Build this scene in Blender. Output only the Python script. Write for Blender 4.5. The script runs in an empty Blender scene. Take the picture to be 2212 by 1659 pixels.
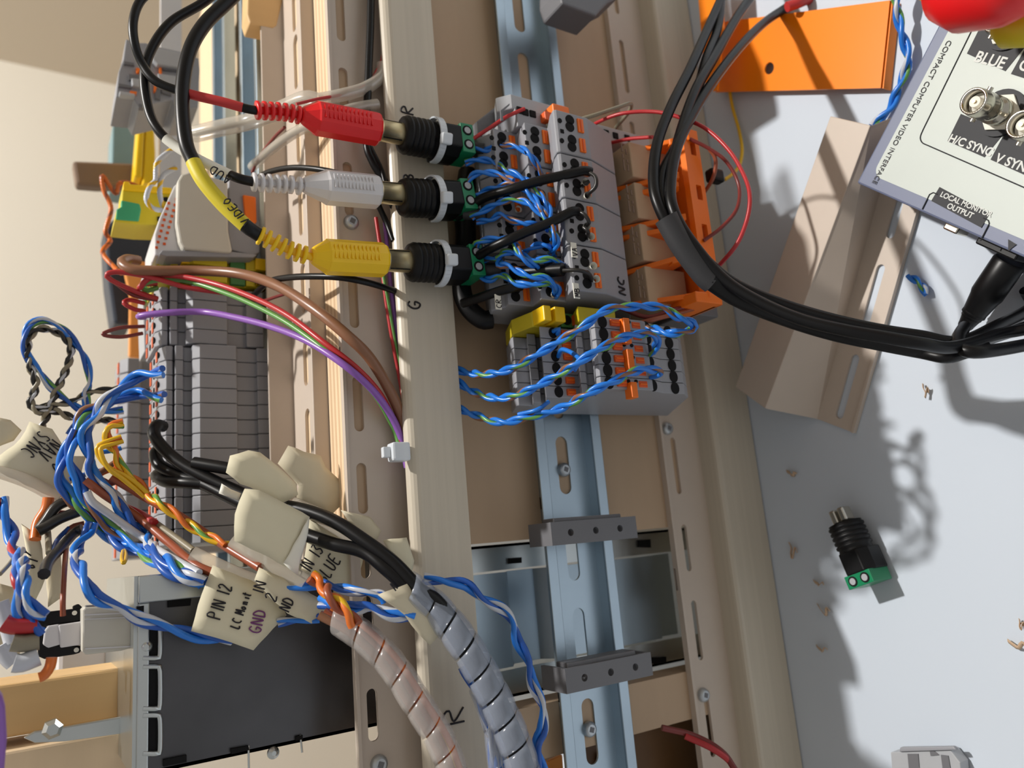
import bpy, math, random
from mathutils import Vector, Matrix
random.seed(7)
S = bpy.context.scene
COL = S.collection
V = Vector
# ---------------------------------------------------------------- camera
F, CX, CY, CAMH = 1660.0, 1106.0, 829.5, 0.311
Xc = V((-706, 8030, -1660)).normalized()          # world X in camera axes (right, up, back)
Dc = V((2657, -110, -1660)); Dc -= Xc * Dc.dot(Xc); Dc.normalize()
Zc = -Dc
Yc = Zc.cross(Xc)
R = Matrix((Xc, Yc, Zc))
cam = bpy.data.objects.new('camera', bpy.data.cameras.new('camera'))
COL.objects.link(cam)
cam.matrix_world = Matrix.Translation((0, 0, CAMH)) @ R.to_4x4()
cam.data.sensor_width = 36; cam.data.lens = 36 * F / 2212; cam.data.clip_start = 0.01; cam.data.clip_end = 20
cam.data.dof.use_dof = True; cam.data.dof.focus_distance = 0.275; cam.data.dof.aperture_fstop = 11
S.camera = cam
# ---------------------------------------------------------------- light and exposure
S.view_settings.view_transform = 'Standard'; S.view_settings.look = 'None'
S.view_settings.gamma = 1; S.view_settings.use_curve_mapping = False
S.view_settings.exposure = 0.0
W = bpy.data.worlds.new('room_light'); S.world = W; W.use_nodes = True
W.node_tree.nodes['Background'].inputs[0].default_value = (0.93, 0.9, 0.86, 1)
W.node_tree.nodes['Background'].inputs[1].default_value = 0.40
def lamp(name, loc, tgt, power, size, color):
    l = bpy.data.lights.new(name, 'AREA'); l.shape = 'DISK'; l.size = size; l.energy = power; l.color = color
    o = bpy.data.objects.new(name, l); COL.objects.link(o); o.location = loc
    o.rotation_euler = (V(tgt) - V(loc)).to_track_quat('-Z', 'Y').to_euler(); return o
LD = V((0.50, 0.19, 1.0)).normalized()
lamp('ceiling_lamp', V((0, 0.2, 0.1)) + LD * 1.7, (0, 0.2, 0.1), 29, 0.06, (1.0, 0.97, 0.93))

def at(u, v, y=None, z=None):
    """point seen at picture position (u,v) on the upright plane y or on the level plane z"""
    c = V((u - CX, CY - v, -F)); d = V((Xc.dot(c), Yc.dot(c), Zc.dot(c)))
    k = y / d.y if y is not None else (z - CAMH) / d.z
    return V((0, 0, CAMH)) + d * k
def P(t):                                          # (u, v, y)
    return at(t[0], t[1], y=t[2])
def Zu(u, y, v=830): return at(u, v, y=y).z

# ---------------------------------------------------------------- materials
def lin(c): return tuple(((x/255)/12.92 if x/255 <= .04045 else ((x/255+.055)/1.055)**2.4) for x in c)
MATS = {}
def mat(name, rgb, rough=.5, metal=0, var=.06, scale=60, bump=0, alpha=1, trans=0, emit=0, stretch=None, coat=0):
    m = bpy.data.materials.new(name); m.use_nodes = True; nt = m.node_tree; b = nt.nodes['Principled BSDF']
    c = lin(rgb)
    b.inputs['Roughness'].default_value = rough; b.inputs['Metallic'].default_value = metal
    b.inputs['Base Color'].default_value = (*c, 1)
    if var or bump:
        tc = nt.nodes.new('ShaderNodeTexCoord'); mp = nt.nodes.new('ShaderNodeMapping')
        no = nt.nodes.new('ShaderNodeTexNoise'); no.inputs['Scale'].default_value = scale; no.inputs['Detail'].default_value = 4
        if stretch: mp.inputs['Scale'].default_value = stretch
        nt.links.new(tc.outputs['Object'], mp.inputs[0]); nt.links.new(mp.outputs[0], no.inputs['Vector'])
        mx = nt.nodes.new('ShaderNodeMix'); mx.data_type = 'RGBA'
        mx.inputs[6].default_value = (*[min(1, x*(1-var*2)) for x in c], 1); mx.inputs[7].default_value = (*[min(1, x*(1+var*2)) for x in c], 1)
        nt.links.new(no.outputs['Fac'], mx.inputs[0]); nt.links.new(mx.outputs[2], b.inputs['Base Color'])
        if bump:
            bp = nt.nodes.new('ShaderNodeBump'); bp.inputs['Strength'].default_value = bump; bp.inputs['Distance'].default_value = .0004
            nt.links.new(no.outputs['Fac'], bp.inputs['Height']); nt.links.new(bp.outputs[0], b.inputs['Normal'])
    b.inputs['Alpha'].default_value = alpha
    if trans: b.inputs['Transmission Weight'].default_value = trans
    if coat: b.inputs['Coat Weight'].default_value = coat
    MATS[name] = m; return m
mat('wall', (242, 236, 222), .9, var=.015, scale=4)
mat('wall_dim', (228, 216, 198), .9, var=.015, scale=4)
mat('table', (200, 209, 220), .6, var=.012, scale=6)
mat('plywood', (182, 156, 128), .6, var=.05, scale=25, stretch=(.3, 3, 3), bump=.15)
mat('ply_light', (226, 200, 165), .6, var=.05, scale=60, stretch=(.2, 2, 2))
mat('ply_dark', (204, 172, 136), .6, var=.08, scale=60, stretch=(.2, 2, 2))
mat('wood', (214, 176, 122), .55, var=.06, scale=30, stretch=(3, 3, .3), bump=.15)
mat('duct', (198, 184, 170), .42, var=.02, scale=90)
mat('duct_lid', (200, 190, 172), .38, var=.05, scale=80, stretch=(.06, 6, 6))
mat('zinc', (176, 192, 204), .38, 1, var=.05, scale=40)
mat('zinc_bright', (200, 205, 205), .3, 1, var=.05, scale=30)
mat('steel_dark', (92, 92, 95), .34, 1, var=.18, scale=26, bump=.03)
mat('screw', (195, 200, 204), .5, 1, var=.02)
mat('gold', (240, 220, 172), .36, 1, var=.02)
mat('nickel', (205, 200, 188), .22, 1, var=.02)
mat('grey_plastic', (150, 151, 157), .45, var=.02)
mat('grey_light', (172, 174, 178), .4, var=.02)
mat('grey_dark', (108, 108, 112), .5, var=.03)
mat('black', (10, 10, 12), .45, var=0)
mat('black_soft', (11, 11, 13), .36, var=0)
mat('hole', (12, 12, 14), .8, var=0)
mat('ink', (28, 24, 30), .6, var=0)
mat('ink_purple', (120, 60, 120), .6, var=0)
mat('orange', (246, 118, 20), .4, var=.04)
mat('orange_sheet', (255, 136, 10), .28, var=.015, scale=20)
mat('orange_dark', (222, 90, 24), .45, var=.04)
mat('orange_pale', (240, 160, 80), .5, var=.03)
mat('yellow', (246, 200, 10), .35, var=.03)
mat('yellow_label', (214, 196, 40), .5, var=.05)
mat('red_plug', (226, 24, 28), .35, var=.03)
mat('red_label', (190, 50, 50), .5, var=.04)
mat('white_plastic', (214, 212, 214), .35, var=.02)
mat('cream_plastic', (204, 200, 188), .45, var=.02)
mat('nylon', (222, 228, 234), .3, var=.02, alpha=.88)
mat('green', (18, 128, 84), .35, var=.04)
mat('green_bright', (60, 160, 112), .4, var=.03)
mat('pe_green', (70, 130, 70), .45, var=.08)
mat('pe_yellow', (206, 186, 30), .45, var=.05)
mat('tan', (190, 162, 132), .55, var=.06)
mat('tape', (222, 214, 186), .75, var=.025, scale=120, bump=.25)
mat('tape_thin', (214, 204, 178), .7, var=.03, scale=120, bump=.2, alpha=.9)
mat('paper', (236, 234, 222), .8, var=.02)
mat('wrap', (178, 188, 206), .18, var=.03, alpha=.34, coat=.6)
mat('wrap_warm', (210, 204, 200), .18, var=.03, alpha=.34, coat=.6)
mat('clear_tube', (214, 206, 192), .2, var=.03, alpha=.5)
mat('shrink', (58, 58, 60), .5, var=.02)
mat('box_grey', (104, 112, 138), .45, var=.02)
mat('box_panel', (190, 198, 192), .45, var=.015)
mat('box_black', (22, 23, 30), .6, var=.03)
mat('box_text', (206, 208, 204), .5, var=0)
mat('w_blue', (36, 120, 216), .3, var=.03); mat('w_blue_deep', (34, 88, 176), .35, var=.03)
mat('w_white', (196, 200, 208), .35, var=0); mat('w_green', (96, 150, 74), .35, var=0)
mat('w_brown', (134, 92, 66), .35, var=.03); mat('w_orange', (214, 110, 40), .35, var=.03)
mat('w_yellow', (224, 178, 30), .35, var=.03); mat('w_red', (180, 44, 48), .35, var=.03)
mat('w_purple', (140, 92, 176), .35, var=.03); mat('w_copper', (150, 78, 52), .35, var=.03)
mat('w_grey', (140, 132, 112), .4, var=.03); mat('w_black', (34, 32, 30), .35, var=0)
mat('w_darkred', (120, 44, 40), .35, var=.03); mat('teal', (120, 150, 155), .5, var=.05)
mat('navy', (44, 52, 66), .5, var=.1); mat('brown_box', (128, 106, 88), .5, var=.05)
mat('pink', (196, 150, 150), .6, var=.05); mat('pcb', (96, 66, 34), .5, var=.15)
mat('shaving', (196, 168, 140), .8, var=.1)
for k_ in ('black', 'black_soft', 'shrink', 'hole'): MATS[k_].node_tree.nodes['Principled BSDF'].inputs['Specular IOR Level'].default_value = .3

# ---------------------------------------------------------------- mesh kit
class MB:
    def __init__(s): s.v = []; s.f = []; s.m = []; s.sm = []
    def add(s, vs, fs, m, smooth=False):
        n = len(s.v); s.v += [V(p) for p in vs]
        for i, q in enumerate(fs):
            s.f.append([a + n for a in q]); s.m.append(m if isinstance(m, str) else m[i]); s.sm.append(smooth)
    def frame_box(s, o, ex, ey, ez, m):             # o corner, full edge vectors
        o, ex, ey, ez = V(o), V(ex), V(ey), V(ez)
        vs = [o + ex*a + ey*b + ez*c for c in (0, 1) for b in (0, 1) for a in (0, 1)]
        fs = [(0,2,3,1), (4,5,7,6), (0,1,5,4), (2,6,7,3), (0,4,6,2), (1,3,7,5)]
        if ex.cross(ey).dot(ez) < 0: fs = [q[::-1] for q in fs]
        s.add(vs, fs, m)
        return s
    def box(s, x0, x1, y0, y1, z0, z1, m):
        return s.frame_box((min(x0,x1), min(y0,y1), min(z0,z1)), (abs(x1-x0),0,0), (0,abs(y1-y0),0), (0,0,abs(z1-z0)), m)
    def prism(s, pts, d, m, mside=None):            # 3d polygon pushed along d
        pts = [V(p) for p in pts]; d = V(d); n = len(pts)
        nor = V((0,0,0))
        for i in range(n): nor += pts[i].cross(pts[(i+1) % n])
        if nor.dot(d) > 0: pts = pts[::-1]
        fs = [tuple(range(n)), tuple(range(2*n-1, n-1, -1))] + [(i, i+n, (i+1) % n + n, (i+1) % n) for i in range(n)]
        ms = mside or m
        s.add(pts + [p + d for p in pts], fs, [m, m] + ([ms]*n if isinstance(ms, str) else list(ms)))
        return s
    def lathe(s, p0, p1, prof, m, seg=20, smooth=True, sx=1, sy=1, up=None, phase=0, caps=True):   # prof [(t 0..1, r)]
        p0, p1 = V(p0), V(p1); ax = p1 - p0; L = ax.length; a = ax.normalized()
        e1 = a.cross(up or V((.3, .2, 1)).normalized()).normalized(); e2 = a.cross(e1)
        vs, fs, ms = [], [], []
        for t, r in prof:
            for k in range(seg):
                w = 2*math.pi*k/seg + phase
                vs.append(p0 + ax*t + e1*math.cos(w)*r*sx + e2*math.sin(w)*r*sy)
        for i in range(len(prof)-1):
            for k in range(seg):
                k2 = (k+1) % seg
                fs.append((i*seg+k, i*seg+k2, (i+1)*seg+k2, (i+1)*seg+k)); ms.append(m[i] if isinstance(m, (list, tuple)) else m)
        s.add(vs, fs, ms, smooth)
        if caps:
            n = (len(prof)-1)*seg
            s.add(vs[:seg], [tuple(range(seg-1, -1, -1))], ms[0]); s.add(vs[n:], [tuple(range(seg))], ms[-1])
        return s
    def cyl(s, p0, p1, r, m, seg=14, r1=None): return s.lathe(p0, p1, [(0, r), (1, r if r1 is None else r1)], m, seg)
    def sweep(s, path, r, m, seg=8, stripe=None, turn=0, width=1, prof=None, flat=None, phase=0, caps=True):
        n = len(path); T = []
        for i in range(n): T.append((path[min(i+1, n-1)] - path[max(i-1, 0)]).normalized())
        u = T[0].cross(V((.13, .97, .21))).normalized(); vs = []; fs = []; ms = []; ang = phase; shift = []
        for i in range(n):
            u = (u - T[i]*u.dot(T[i])).normalized(); w = T[i].cross(u)
            if i: ang += turn * (path[i]-path[i-1]).length
            rr = r if prof is None else r*prof(i/(n-1))
            a = rr*(flat[0] if flat else 1); b = rr*(flat[1] if flat else 1)
            for k in range(seg):
                q = 2*math.pi*k/seg + ang
                vs.append(path[i] + u*math.cos(q)*a + w*math.sin(q)*b)
        for i in range(n-1):
            for k in range(seg):
                k2 = (k+1) % seg
                fs.append((i*seg+k, i*seg+k2, (i+1)*seg+k2, (i+1)*seg+k))
                ms.append(stripe if stripe and k < width else m)
        s.add(vs, fs, ms, True)
        if caps: s.add(vs[:seg], [tuple(range(seg-1, -1, -1))], m); s.add(vs[-seg:], [tuple(range(seg))], m)
        return s
    def sheet(s, c, m, nu=8, nv=6, bulge=(0,0,0), jag=0, th=.00018, wave=0):    # c: four corners in order
        c = [V(p) for p in c]; b = V(bulge); vs = []
        n = (c[1]-c[0]).cross(c[3]-c[0]).normalized()
        for j in range(nv+1):
            for i in range(nu+1):
                a, e = i/nu, j/nv
                p = (c[0]*(1-a)+c[1]*a)*(1-e) + (c[3]*(1-a)+c[2]*a)*e
                p = p + b*(4*a*(1-a)) + n*wave*math.sin(a*5+e*3)
                if jag and i in (0, nu): p = p + (c[1]-c[0]).normalized()*random.uniform(-jag, jag)
                vs.append(p)
        N = len(vs); w = nu+1; vs += [p - n*th for p in vs]; fs = []
        for j in range(nv):
            for i in range(nu):
                a = j*w+i; fs.append((a, a+1, a+w+1, a+w)); fs.append((a+N, a+w+N, a+w+1+N, a+1+N))
        for i in range(nu):
            fs.append((i, i+N, i+1+N, i+1)); a = nv*w+i; fs.append((a, a+1, a+1+N, a+N))
        for j in range(nv):
            a = j*w; fs.append((a, a+w, a+w+N, a+N)); a = j*w+nu; fs.append((a, a+N, a+w+N, a+w))
        s.add(vs, fs, m, False); return s
    def plate(s, o, ex, ey, ez, L, Wd, th, holes, m):    # o corner; ex along L, ey along Wd, ez thickness out; holes (cx, cy, hx, hy) stadium/rect half sizes (hy>=hx or so)
        o, ex, ey, ez = V(o), V(ex), V(ey), V(ez)
        flip = ex.cross(ey).dot(ez) < 0
        hs = sorted(holes); cuts = [0] + [(hs[i][0]+hs[i+1][0])/2 for i in range(len(hs)-1)] + [L]
        if not hs: return s.frame_box(o, ex*L, ey*Wd, ez*th, m)
        for i, h in enumerate(hs):
            x0, x1 = cuts[i], cuts[i+1]; cx, cy, hx, hy = h[:4]; sq = len(h) > 4
            A = [2*math.pi*k/16 for k in range(16)] + ([] if sq else [math.atan2(sy_*(max(0, hy-min(hx,hy))+min(hx,hy)*math.sin(w_)), sx_*(max(0, hx-min(hx,hy))+min(hx,hy)*math.cos(w_))) % (2*math.pi) for sx_ in (1,-1) for sy_ in (1,-1) for w_ in (0, .4, .8, 1.2, math.pi/2)]) + [math.atan2(b-cy, a-cx) % (2*math.pi) for a in (x0, x1) for b in (0, Wd)]
            A = sorted(set(round(q, 7) for q in A)); out = []; inn = []
            for q in A:
                dx, dy = math.cos(q), math.sin(q)
                t = min([((x1-cx)/dx if dx > 0 else (x0-cx)/dx) if abs(dx) > 1e-9 else 9, ((Wd-cy)/dy if dy > 0 else (-cy)/dy) if abs(dy) > 1e-9 else 9])
                out.append((cx+dx*t, cy+dy*t))
                if sq: t2 = min(hx/abs(dx) if abs(dx) > 1e-9 else 9, hy/abs(dy) if abs(dy) > 1e-9 else 9)
                else:
                    r = min(hx, hy); lx, ly = hx-r, hy-r           # stadium
                    lo, hi = 0, hx+hy
                    for _ in range(30):
                        t2 = (lo+hi)/2; X, Y = abs(dx*t2), abs(dy*t2)
                        ins = math.hypot(max(0, X-lx), max(0, Y-ly)) <= r
                        lo, hi = (t2, hi) if ins else (lo, t2)
                inn.append((cx+dx*t2, cy+dy*t2))
            n = len(A); vs = [o+ex*p[0]+ey*p[1] for p in out+inn]; vs += [p+ez*th for p in vs]
            fs = []
            for k in range(n):
                k2 = (k+1) % n
                fs += [(2*n+k, 2*n+k2, 3*n+k2, 3*n+k), (k, n+k, n+k2, k2), (n+k, 3*n+k, 3*n+k2, n+k2)]
                if abs(out[k][1]-out[k2][1]) < 1e-9 or (i == 0 and abs(out[k][0]-x0) < 1e-9 and abs(out[k2][0]-x0) < 1e-9) or (i == len(hs)-1 and abs(out[k][0]-x1) < 1e-9 and abs(out[k2][0]-x1) < 1e-9):
                    fs.append((k, k2, 2*n+k2, 2*n+k))
            if not flip: fs = [q[::-1] for q in fs]
            s.add(vs, fs, m)
        return s
    def mesh(s, name, off=V((0,0,0))):
        me = bpy.data.meshes.new(name); me.from_pydata([p - off for p in s.v], [], s.f)
        names = list(dict.fromkeys(s.m)); idx = {k: i for i, k in enumerate(names)}
        for k in names: me.materials.append(MATS[k])
        me.polygons.foreach_set('material_index', [idx[k] for k in s.m]); me.polygons.foreach_set('use_smooth', s.sm)
        me.update(); return me
    def build(s, name, parent=None, label=None, cat=None, group=None, kind=None, bevel=0, local=False):
        if parent is not None: off = V((0,0,0)) if local else parent.location
        else:
            n = len(s.v); off = V((sum(p.x for p in s.v)/n, sum(p.y for p in s.v)/n, min(p.z for p in s.v)))
            if local: off = V((0,0,0))
        o = bpy.data.objects.new(name, s.mesh(name, off)); COL.objects.link(o)
        if parent is not None:
            o.parent = parent
            q = parent
            if not local and parent.parent is not None:      # sub-part: parent itself sits under the thing
                pass
        elif not local: o.location = off
        if label: o['label'] = label
        if cat: o['category'] = cat
        if group: o['group'] = group
        if kind: o['kind'] = kind
        if bevel:
            b = o.modifiers.new('soft_edges', 'BEVEL'); b.width = bevel; b.segments = 2; b.limit_method = 'ANGLE'; b.angle_limit = math.radians(50)
        return o
def thing(name, label, cat, loc=(0,0,0), group=None):
    o = bpy.data.objects.new(name, None); o.empty_display_size = .005; COL.objects.link(o)
    o.location = loc; o['label'] = label; o['category'] = cat
    if group: o['group'] = group
    return o
def sub(mb, name, part, root, **k):                 # sub-part: part sits at the root's origin
    o = bpy.data.objects.new(name, mb.mesh(name, root.location)); COL.objects.link(o); o.parent = part
    for a, b in k.items():
        if a == 'bevel':
            q = o.modifiers.new('soft_edges', 'BEVEL'); q.width = b; q.segments = 2; q.limit_method = 'ANGLE'
        else: o[a] = b
    return o
def copy_tree(o, parent=None):
    c = o.copy(); COL.objects.link(c)
    if parent is not None: c.parent = parent
    for ch in list(o.children): copy_tree(ch, c)
    return c
def spline(pts, step=.0012):
    pts = [V(p) for p in pts]
    if len(pts) < 3: pts = [pts[0], (pts[0]+pts[-1])/2, pts[-1]]
    out = []; n = len(pts)
    for i in range(n-1):
        p0 = pts[i-1] if i else pts[0]*2-pts[1]; p1 = pts[i]; p2 = pts[i+1]; p3 = pts[i+2] if i+2 < n else pts[-1]*2-pts[-2]
        k = max(2, int((p2-p1).length/step))
        for j in range(k):
            t = j/k; out.append(.5*((2*p1)+(p2-p0)*t+(2*p0-5*p1+4*p2-p3)*t*t+(3*p1-p0-3*p2+p3)*t**3))
    out.append(pts[-1]); return out
def px(pts, y=None):                                # picture polyline -> world, (u,v) or (u,v,y)
    r = [];
    for p in pts: r.append(at(p[0], p[1], y=(p[2] if len(p) > 2 else y)))
    for e, k in ((0, 1), (-1, -2)):                 # leads go on past the frame
        if not (-10 < pts[e][1] < 1670 and pts[e][0] < 2225):
            q = r[e] + (r[e]-r[k]).normalized()*.035; q.z = max(q.z, .006)
            if e == 0: r.insert(0, q)
            else: r.append(q)
    return r
def cable(name, pts, r, m, label, cat='cable', group=None, y=None, stripe=None, seg=10, turn=0, world=False, **k):
    path = spline(pts if world else px(pts, y)); mb = MB()
    mb.sweep(path, r, m, seg, stripe=stripe, turn=turn, **k)
    return mb.build(name, label=label, cat=cat, group=group)
def offset_paths(path, rad, pitch, n=2, ph=0, open_ends=0):
    T = [(path[min(i+1, len(path)-1)]-path[max(i-1, 0)]).normalized() for i in range(len(path))]
    u = T[0].cross(V((.13, .97, .21))).normalized(); a = ph; out = [[] for _ in range(n)]
    for i, p in enumerate(path):
        u = (u-T[i]*u.dot(T[i])).normalized(); w = T[i].cross(u)
        if i: a += 2*math.pi*(path[i]-path[i-1]).length/pitch
        for k in range(n):
            q = a+2*math.pi*k/n
            out[k].append(p+u*math.cos(q)*rad+w*math.sin(q)*rad)
    return out
def pair(pts, label, colors=(('w_blue', 'w_white'), ('w_blue', 'w_green')), r=.00066, pitch=.014, y=None, group=None, rad=None, cat='wire', name='twisted_wire_pair', lab2=None):
    path = spline(px(pts, y)); t = thing(name, label, cat, path[0], group)
    for k, o in enumerate(offset_paths(path, (rad or r*.98), pitch, len(colors))):
        mb = MB(); mb.sweep(o, r, colors[k][0], 8, stripe=colors[k][1], turn=-2*math.pi/(pitch*1.2), width=2)
        mb.build('strand', t)
    return t
def wire(pts, label, m, r=.0008, y=None, stripe=None, group=None, cat='wire', name='wire'):
    path = spline(px(pts, y)); mb = MB(); mb.sweep(path, r, m, 8, stripe=stripe, turn=600 if stripe else 0, width=2)
    return mb.build(name, label=label, cat=cat, group=group)
# hand lettering: strokes on a unit cell
GL = {'R': [[(0,0),(.05,1),(.5,.95),(.6,.7),(.1,.5),(.65,0)]], 'B': [[(0,0),(.05,1),(.5,.9),(.5,.65),(.08,.52),(.6,.4),(.55,.05),(0,0)]],
 'G': [[(.6,.85),(.3,1),(.02,.6),(.1,.15),(.45,0),(.62,.4),(.3,.42)]], 'N': [[(0,0),(.05,1),(.55,.05),(.6,1)]], 'C': [[(.6,.85),(.3,1),(.02,.6),(.1,.15),(.5,0)]],
 'P': [[(0,0),(.05,1),(.5,.95),(.55,.6),(.06,.5)]], 'I': [[(.2,0),(.25,1)]], '1': [[(.2,0),(.25,1)]], '2': [[(.05,.8),(.3,1),(.55,.75),(.02,0),(.6,.05)]],
 '3': [[(.05,.95),(.5,.95),(.2,.55),(.55,.3),(.3,0),(0,.1)]], 'L': [[(.1,1),(0,0),(.5,.02)]], 'M': [[(0,0),(.1,1),(.35,.3),(.6,1),(.7,0)]],
 'o': [[(.3,.5),(.05,.3),(.2,0),(.45,.2),(.3,.5)]], 'n': [[(0,.5),(.05,0)],[(.03,.35),(.3,.5),(.4,0)]], 'i': [[(.2,.5),(.2,0)]], 't': [[(.25,.9),(.2,.05),(.4,0)],[(0,.6),(.5,.62)]],
 'D': [[(0,0),(.05,1),(.55,.7),(.5,.15),(0,0)]], 'U': [[(0,1),(.05,.15),(.3,0),(.55,.2),(.6,1)]], 'E': [[(.55,1),(.05,.95),(0,0),(.55,.02)],[(0,.5),(.45,.52)]],
 'V': [[(0,1),(.3,0),(.6,1)]], 'A': [[(0,0),(.3,1),(.6,0)],[(.12,.4),(.5,.4)]], 'S': [[(.55,.9),(.2,1),(.05,.7),(.5,.35),(.35,0),(0,.1)]], 'Y': [[(0,1),(.3,.5),(.6,1)],[(.3,.5),(.1,0)]],
 'c': [[(.4,.45),(.1,.4),(.1,.05),(.4,0)]], 'O': [[(.3,1),(.02,.5),(.3,0),(.6,.5),(.3,1)]], '0': [[(.3,1),(.02,.5),(.3,0),(.6,.5),(.3,1)]], '6': [[(.5,1),(.05,.4),(.3,0),(.5,.3),(.1,.4)]], ' ': []}
def scrawl(s, o, ex, ey, h, parent, m='ink', w=.00028, name='handwriting', fit=None):
    """o start of the baseline; ex, ey unit directions lying on the surface"""
    o, ex, ey = V(o), V(ex).normalized(), V(ey).normalized(); n = ex.cross(ey).normalized(); mb = MB(); x = 0; adv = sum(h*(.5 if ch in 'I1i ' else .85) for ch in s); sx = fit/adv if fit else 1
    for ch in s:
        for st in GL.get(ch, []):
            pts = [o + ex*(x+a*h*.9)*sx + ey*(b*h) for a, b in st]
            q = spline(pts, h/10) if len(pts) > 2 else pts
            mb.sweep(q, w, m, 6)
        x += h*(.5 if ch in 'I1i ' else .85)
    return mb.build(name, parent)
def printed(s, o, ex, ey, size, m, parent, name='lettering', align='LEFT', bold=0, spacing=1):
    cu = bpy.data.curves.new(name, 'FONT'); cu.body = s; cu.size = size; cu.extrude = .00004; cu.offset = bold; cu.align_x = align; cu.space_character = spacing
    t = bpy.data.objects.new(name, cu); COL.objects.link(t); dg = bpy.context.evaluated_depsgraph_get(); dg.update()
    me = bpy.data.meshes.new_from_object(t.evaluated_get(dg)); bpy.data.objects.remove(t)
    o, ex, ey = V(o), V(ex).normalized(), V(ey).normalized(); ez = ex.cross(ey)
    M = Matrix((ex, ey, ez)).transposed().to_4x4(); M.translation = o - parent.location; me.transform(M)
    me.materials.clear(); me.materials.append(MATS[m])
    ob = bpy.data.objects.new(name, me); COL.objects.link(ob); ob.parent = parent; return ob
EX, EY, EZ = V((1,0,0)), V((0,1,0)), V((0,0,1))
# ================================================================ the setting
XL, XR = -0.26, 0.42
def struct(mb, name, **k):
    o = mb.build(name, **k); o['kind'] = 'structure'; return o
yw = 1.25
xc = at(130, 158, y=yw).x                          # corner of the two walls
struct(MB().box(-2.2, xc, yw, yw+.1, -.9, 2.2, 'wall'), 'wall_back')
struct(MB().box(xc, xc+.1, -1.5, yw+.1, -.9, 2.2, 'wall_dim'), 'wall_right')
struct(MB().box(-2.3, 3, -1.6, yw+.1, -1.0, -.9, 'wood'), 'floor')
tb = thing('workbench', 'white smooth workbench top the wiring panel stands on', 'table', (0, .1, -.03))
MB().box(-.9, min(.9, xc-.01), -.5, .62, -.03, 0, 'table').build('bench_top', tb, bevel=.003)
for x in (-.85, min(.9, xc-.01)-.06):
    for y in (-.46, .56): MB().box(x, x+.05, y, y+.05, -.9, -.03, 'table').build('leg', tb)

def slots_of(vs, uc, y, L0):                       # picture v ranges -> (centre, half length)
    r = []
    for i, (a, b) in enumerate(vs):
        u = uc[i] if isinstance(uc, (list, tuple)) else uc
        x0, x1 = at(u, b, y=y).x, at(u, a, y=y).x
        r.append(((x0+x1)/2 - L0, (x1-x0)/2))
    return r
def strip_board(name_part, parent, x0, x1, z0, z1, yb, th, slots, hw, zc, m, front=True):
    hs = [(c, zc-z0, h, hw) for c, h in slots if 0 < c-h and c+h < x1-x0]
    mb = MB(); mb.plate((x0, yb, z0), EX, EZ, -EY, x1-x0, z1-z0, th, hs, m); return mb.build(name_part, parent)
# ---------------------------------------------------------------- plywood panel, open to the bottom of the picture
XC = at(1200, 1160, y=.275).x; ZT = Zu(735, .2755)
pn = thing('plywood_board', 'upright birch plywood panel the ducts and middle rail are screwed to', 'panel', (0, .28, 0))
MB().box(XC, XR, .2752, .2895, 0, ZT-.0004, 'plywood').build('board', pn)
for i in range(7): MB().box(XC, XR, .2753+i*.0020, .2753+(i+1)*.0020, ZT-.0004, ZT, 'ply_light' if i % 2 == 0 else 'ply_dark').build('veneer_layer', pn)
# crossboard under the opening
XB1, XB0 = at(1300, 1492, y=.275).x, at(1300, 1606, y=.275).x
cb = MB().box(XB0, XB1, .2752, .2895, 0, ZT-.02, 'plywood'); cb.build('crossboard', label='narrow plywood crossboard behind the rail below the opening', cat='board')
MB().box(XL, XB0-.002, .300, .314, Zu(1130, .30), ZT-.03, 'plywood').build('wood_board', label='light wood board behind the bottom left end of the slotted duct', cat='board')
# shelf
sh = thing('plywood_shelf', 'level plywood shelf behind the top edge of the panel carrying the far rails', 'shelf', (0, .35, ZT))
MB().box(XC-.02, XR, .2897, .56, ZT-.012, ZT-.0012, 'ply_light').build('board', sh)
# ---------------------------------------------------------------- duct with slots, upper
z1a = ZT; z1b = Zu(992, .2625)
d1 = thing('cable_duct', 'beige slotted cable duct with a rounded cover strip lettered R B G', 'cable duct', (0, .274, z1b))
sl = slots_of([(-90,88),(147,262),(350,465),(560,708),(813,932),(1000,1110),(1175,1250),(1287,1365),(1487,1602)], [737,743,750,762,773,783,790,795,806], .2738, XL)
strip_board('slotted_base', d1, XL, XR, z1b, z1a, .2752, .0014, sl, Zu(760,.274)*.5-Zu(781,.274)*.5, (Zu(760,.274)+Zu(783,.274))/2, 'duct')
MB().box(XL, XR, .2722, .2738, z1a-.0012, z1a, 'duct').build('upper_lip', d1)
zt = Zu(872, .2635)
prof = [(.2738, z1b), (.2625, z1b), (.2625, zt-.004)]
for k in range(6): q = math.pi/2*k/5; prof.append((.2665-.004*math.cos(q), zt-.004+.004*math.sin(q)))
inner = [(y+.0011 if y < .2665 else y, z-.0011 if z > zt-.003 else z) for y, z in prof[2:]][::-1]
prof2 = prof + [(.2665, zt-.0011)] + [(.2665-.0029*math.cos(math.pi/2*k/5), zt-.004+.0029*math.sin(math.pi/2*k/5)) for k in range(5,-1,-1)] + [(.2636, z1b+.0011), (.2738, z1b+.0011)]
def xprism(pts, x0, x1, m): return MB().prism([(x0, a, b) for a, b in pts], (x1-x0, 0, 0), m)
cov = xprism(prof2, XL, XR, 'duct_lid').build('cover_strip', d1)
hand = [('R', 893, 248, .0052), ('B', 893, 391, .0042), ('G', 908, 668, .0052), ('R', 1003, 1558, .0082)]
for ch, u, v, h in hand:
    p = at(u, v, y=.2623); scrawl(ch, p, EX, EZ, h, d1, w=.00036)
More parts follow.
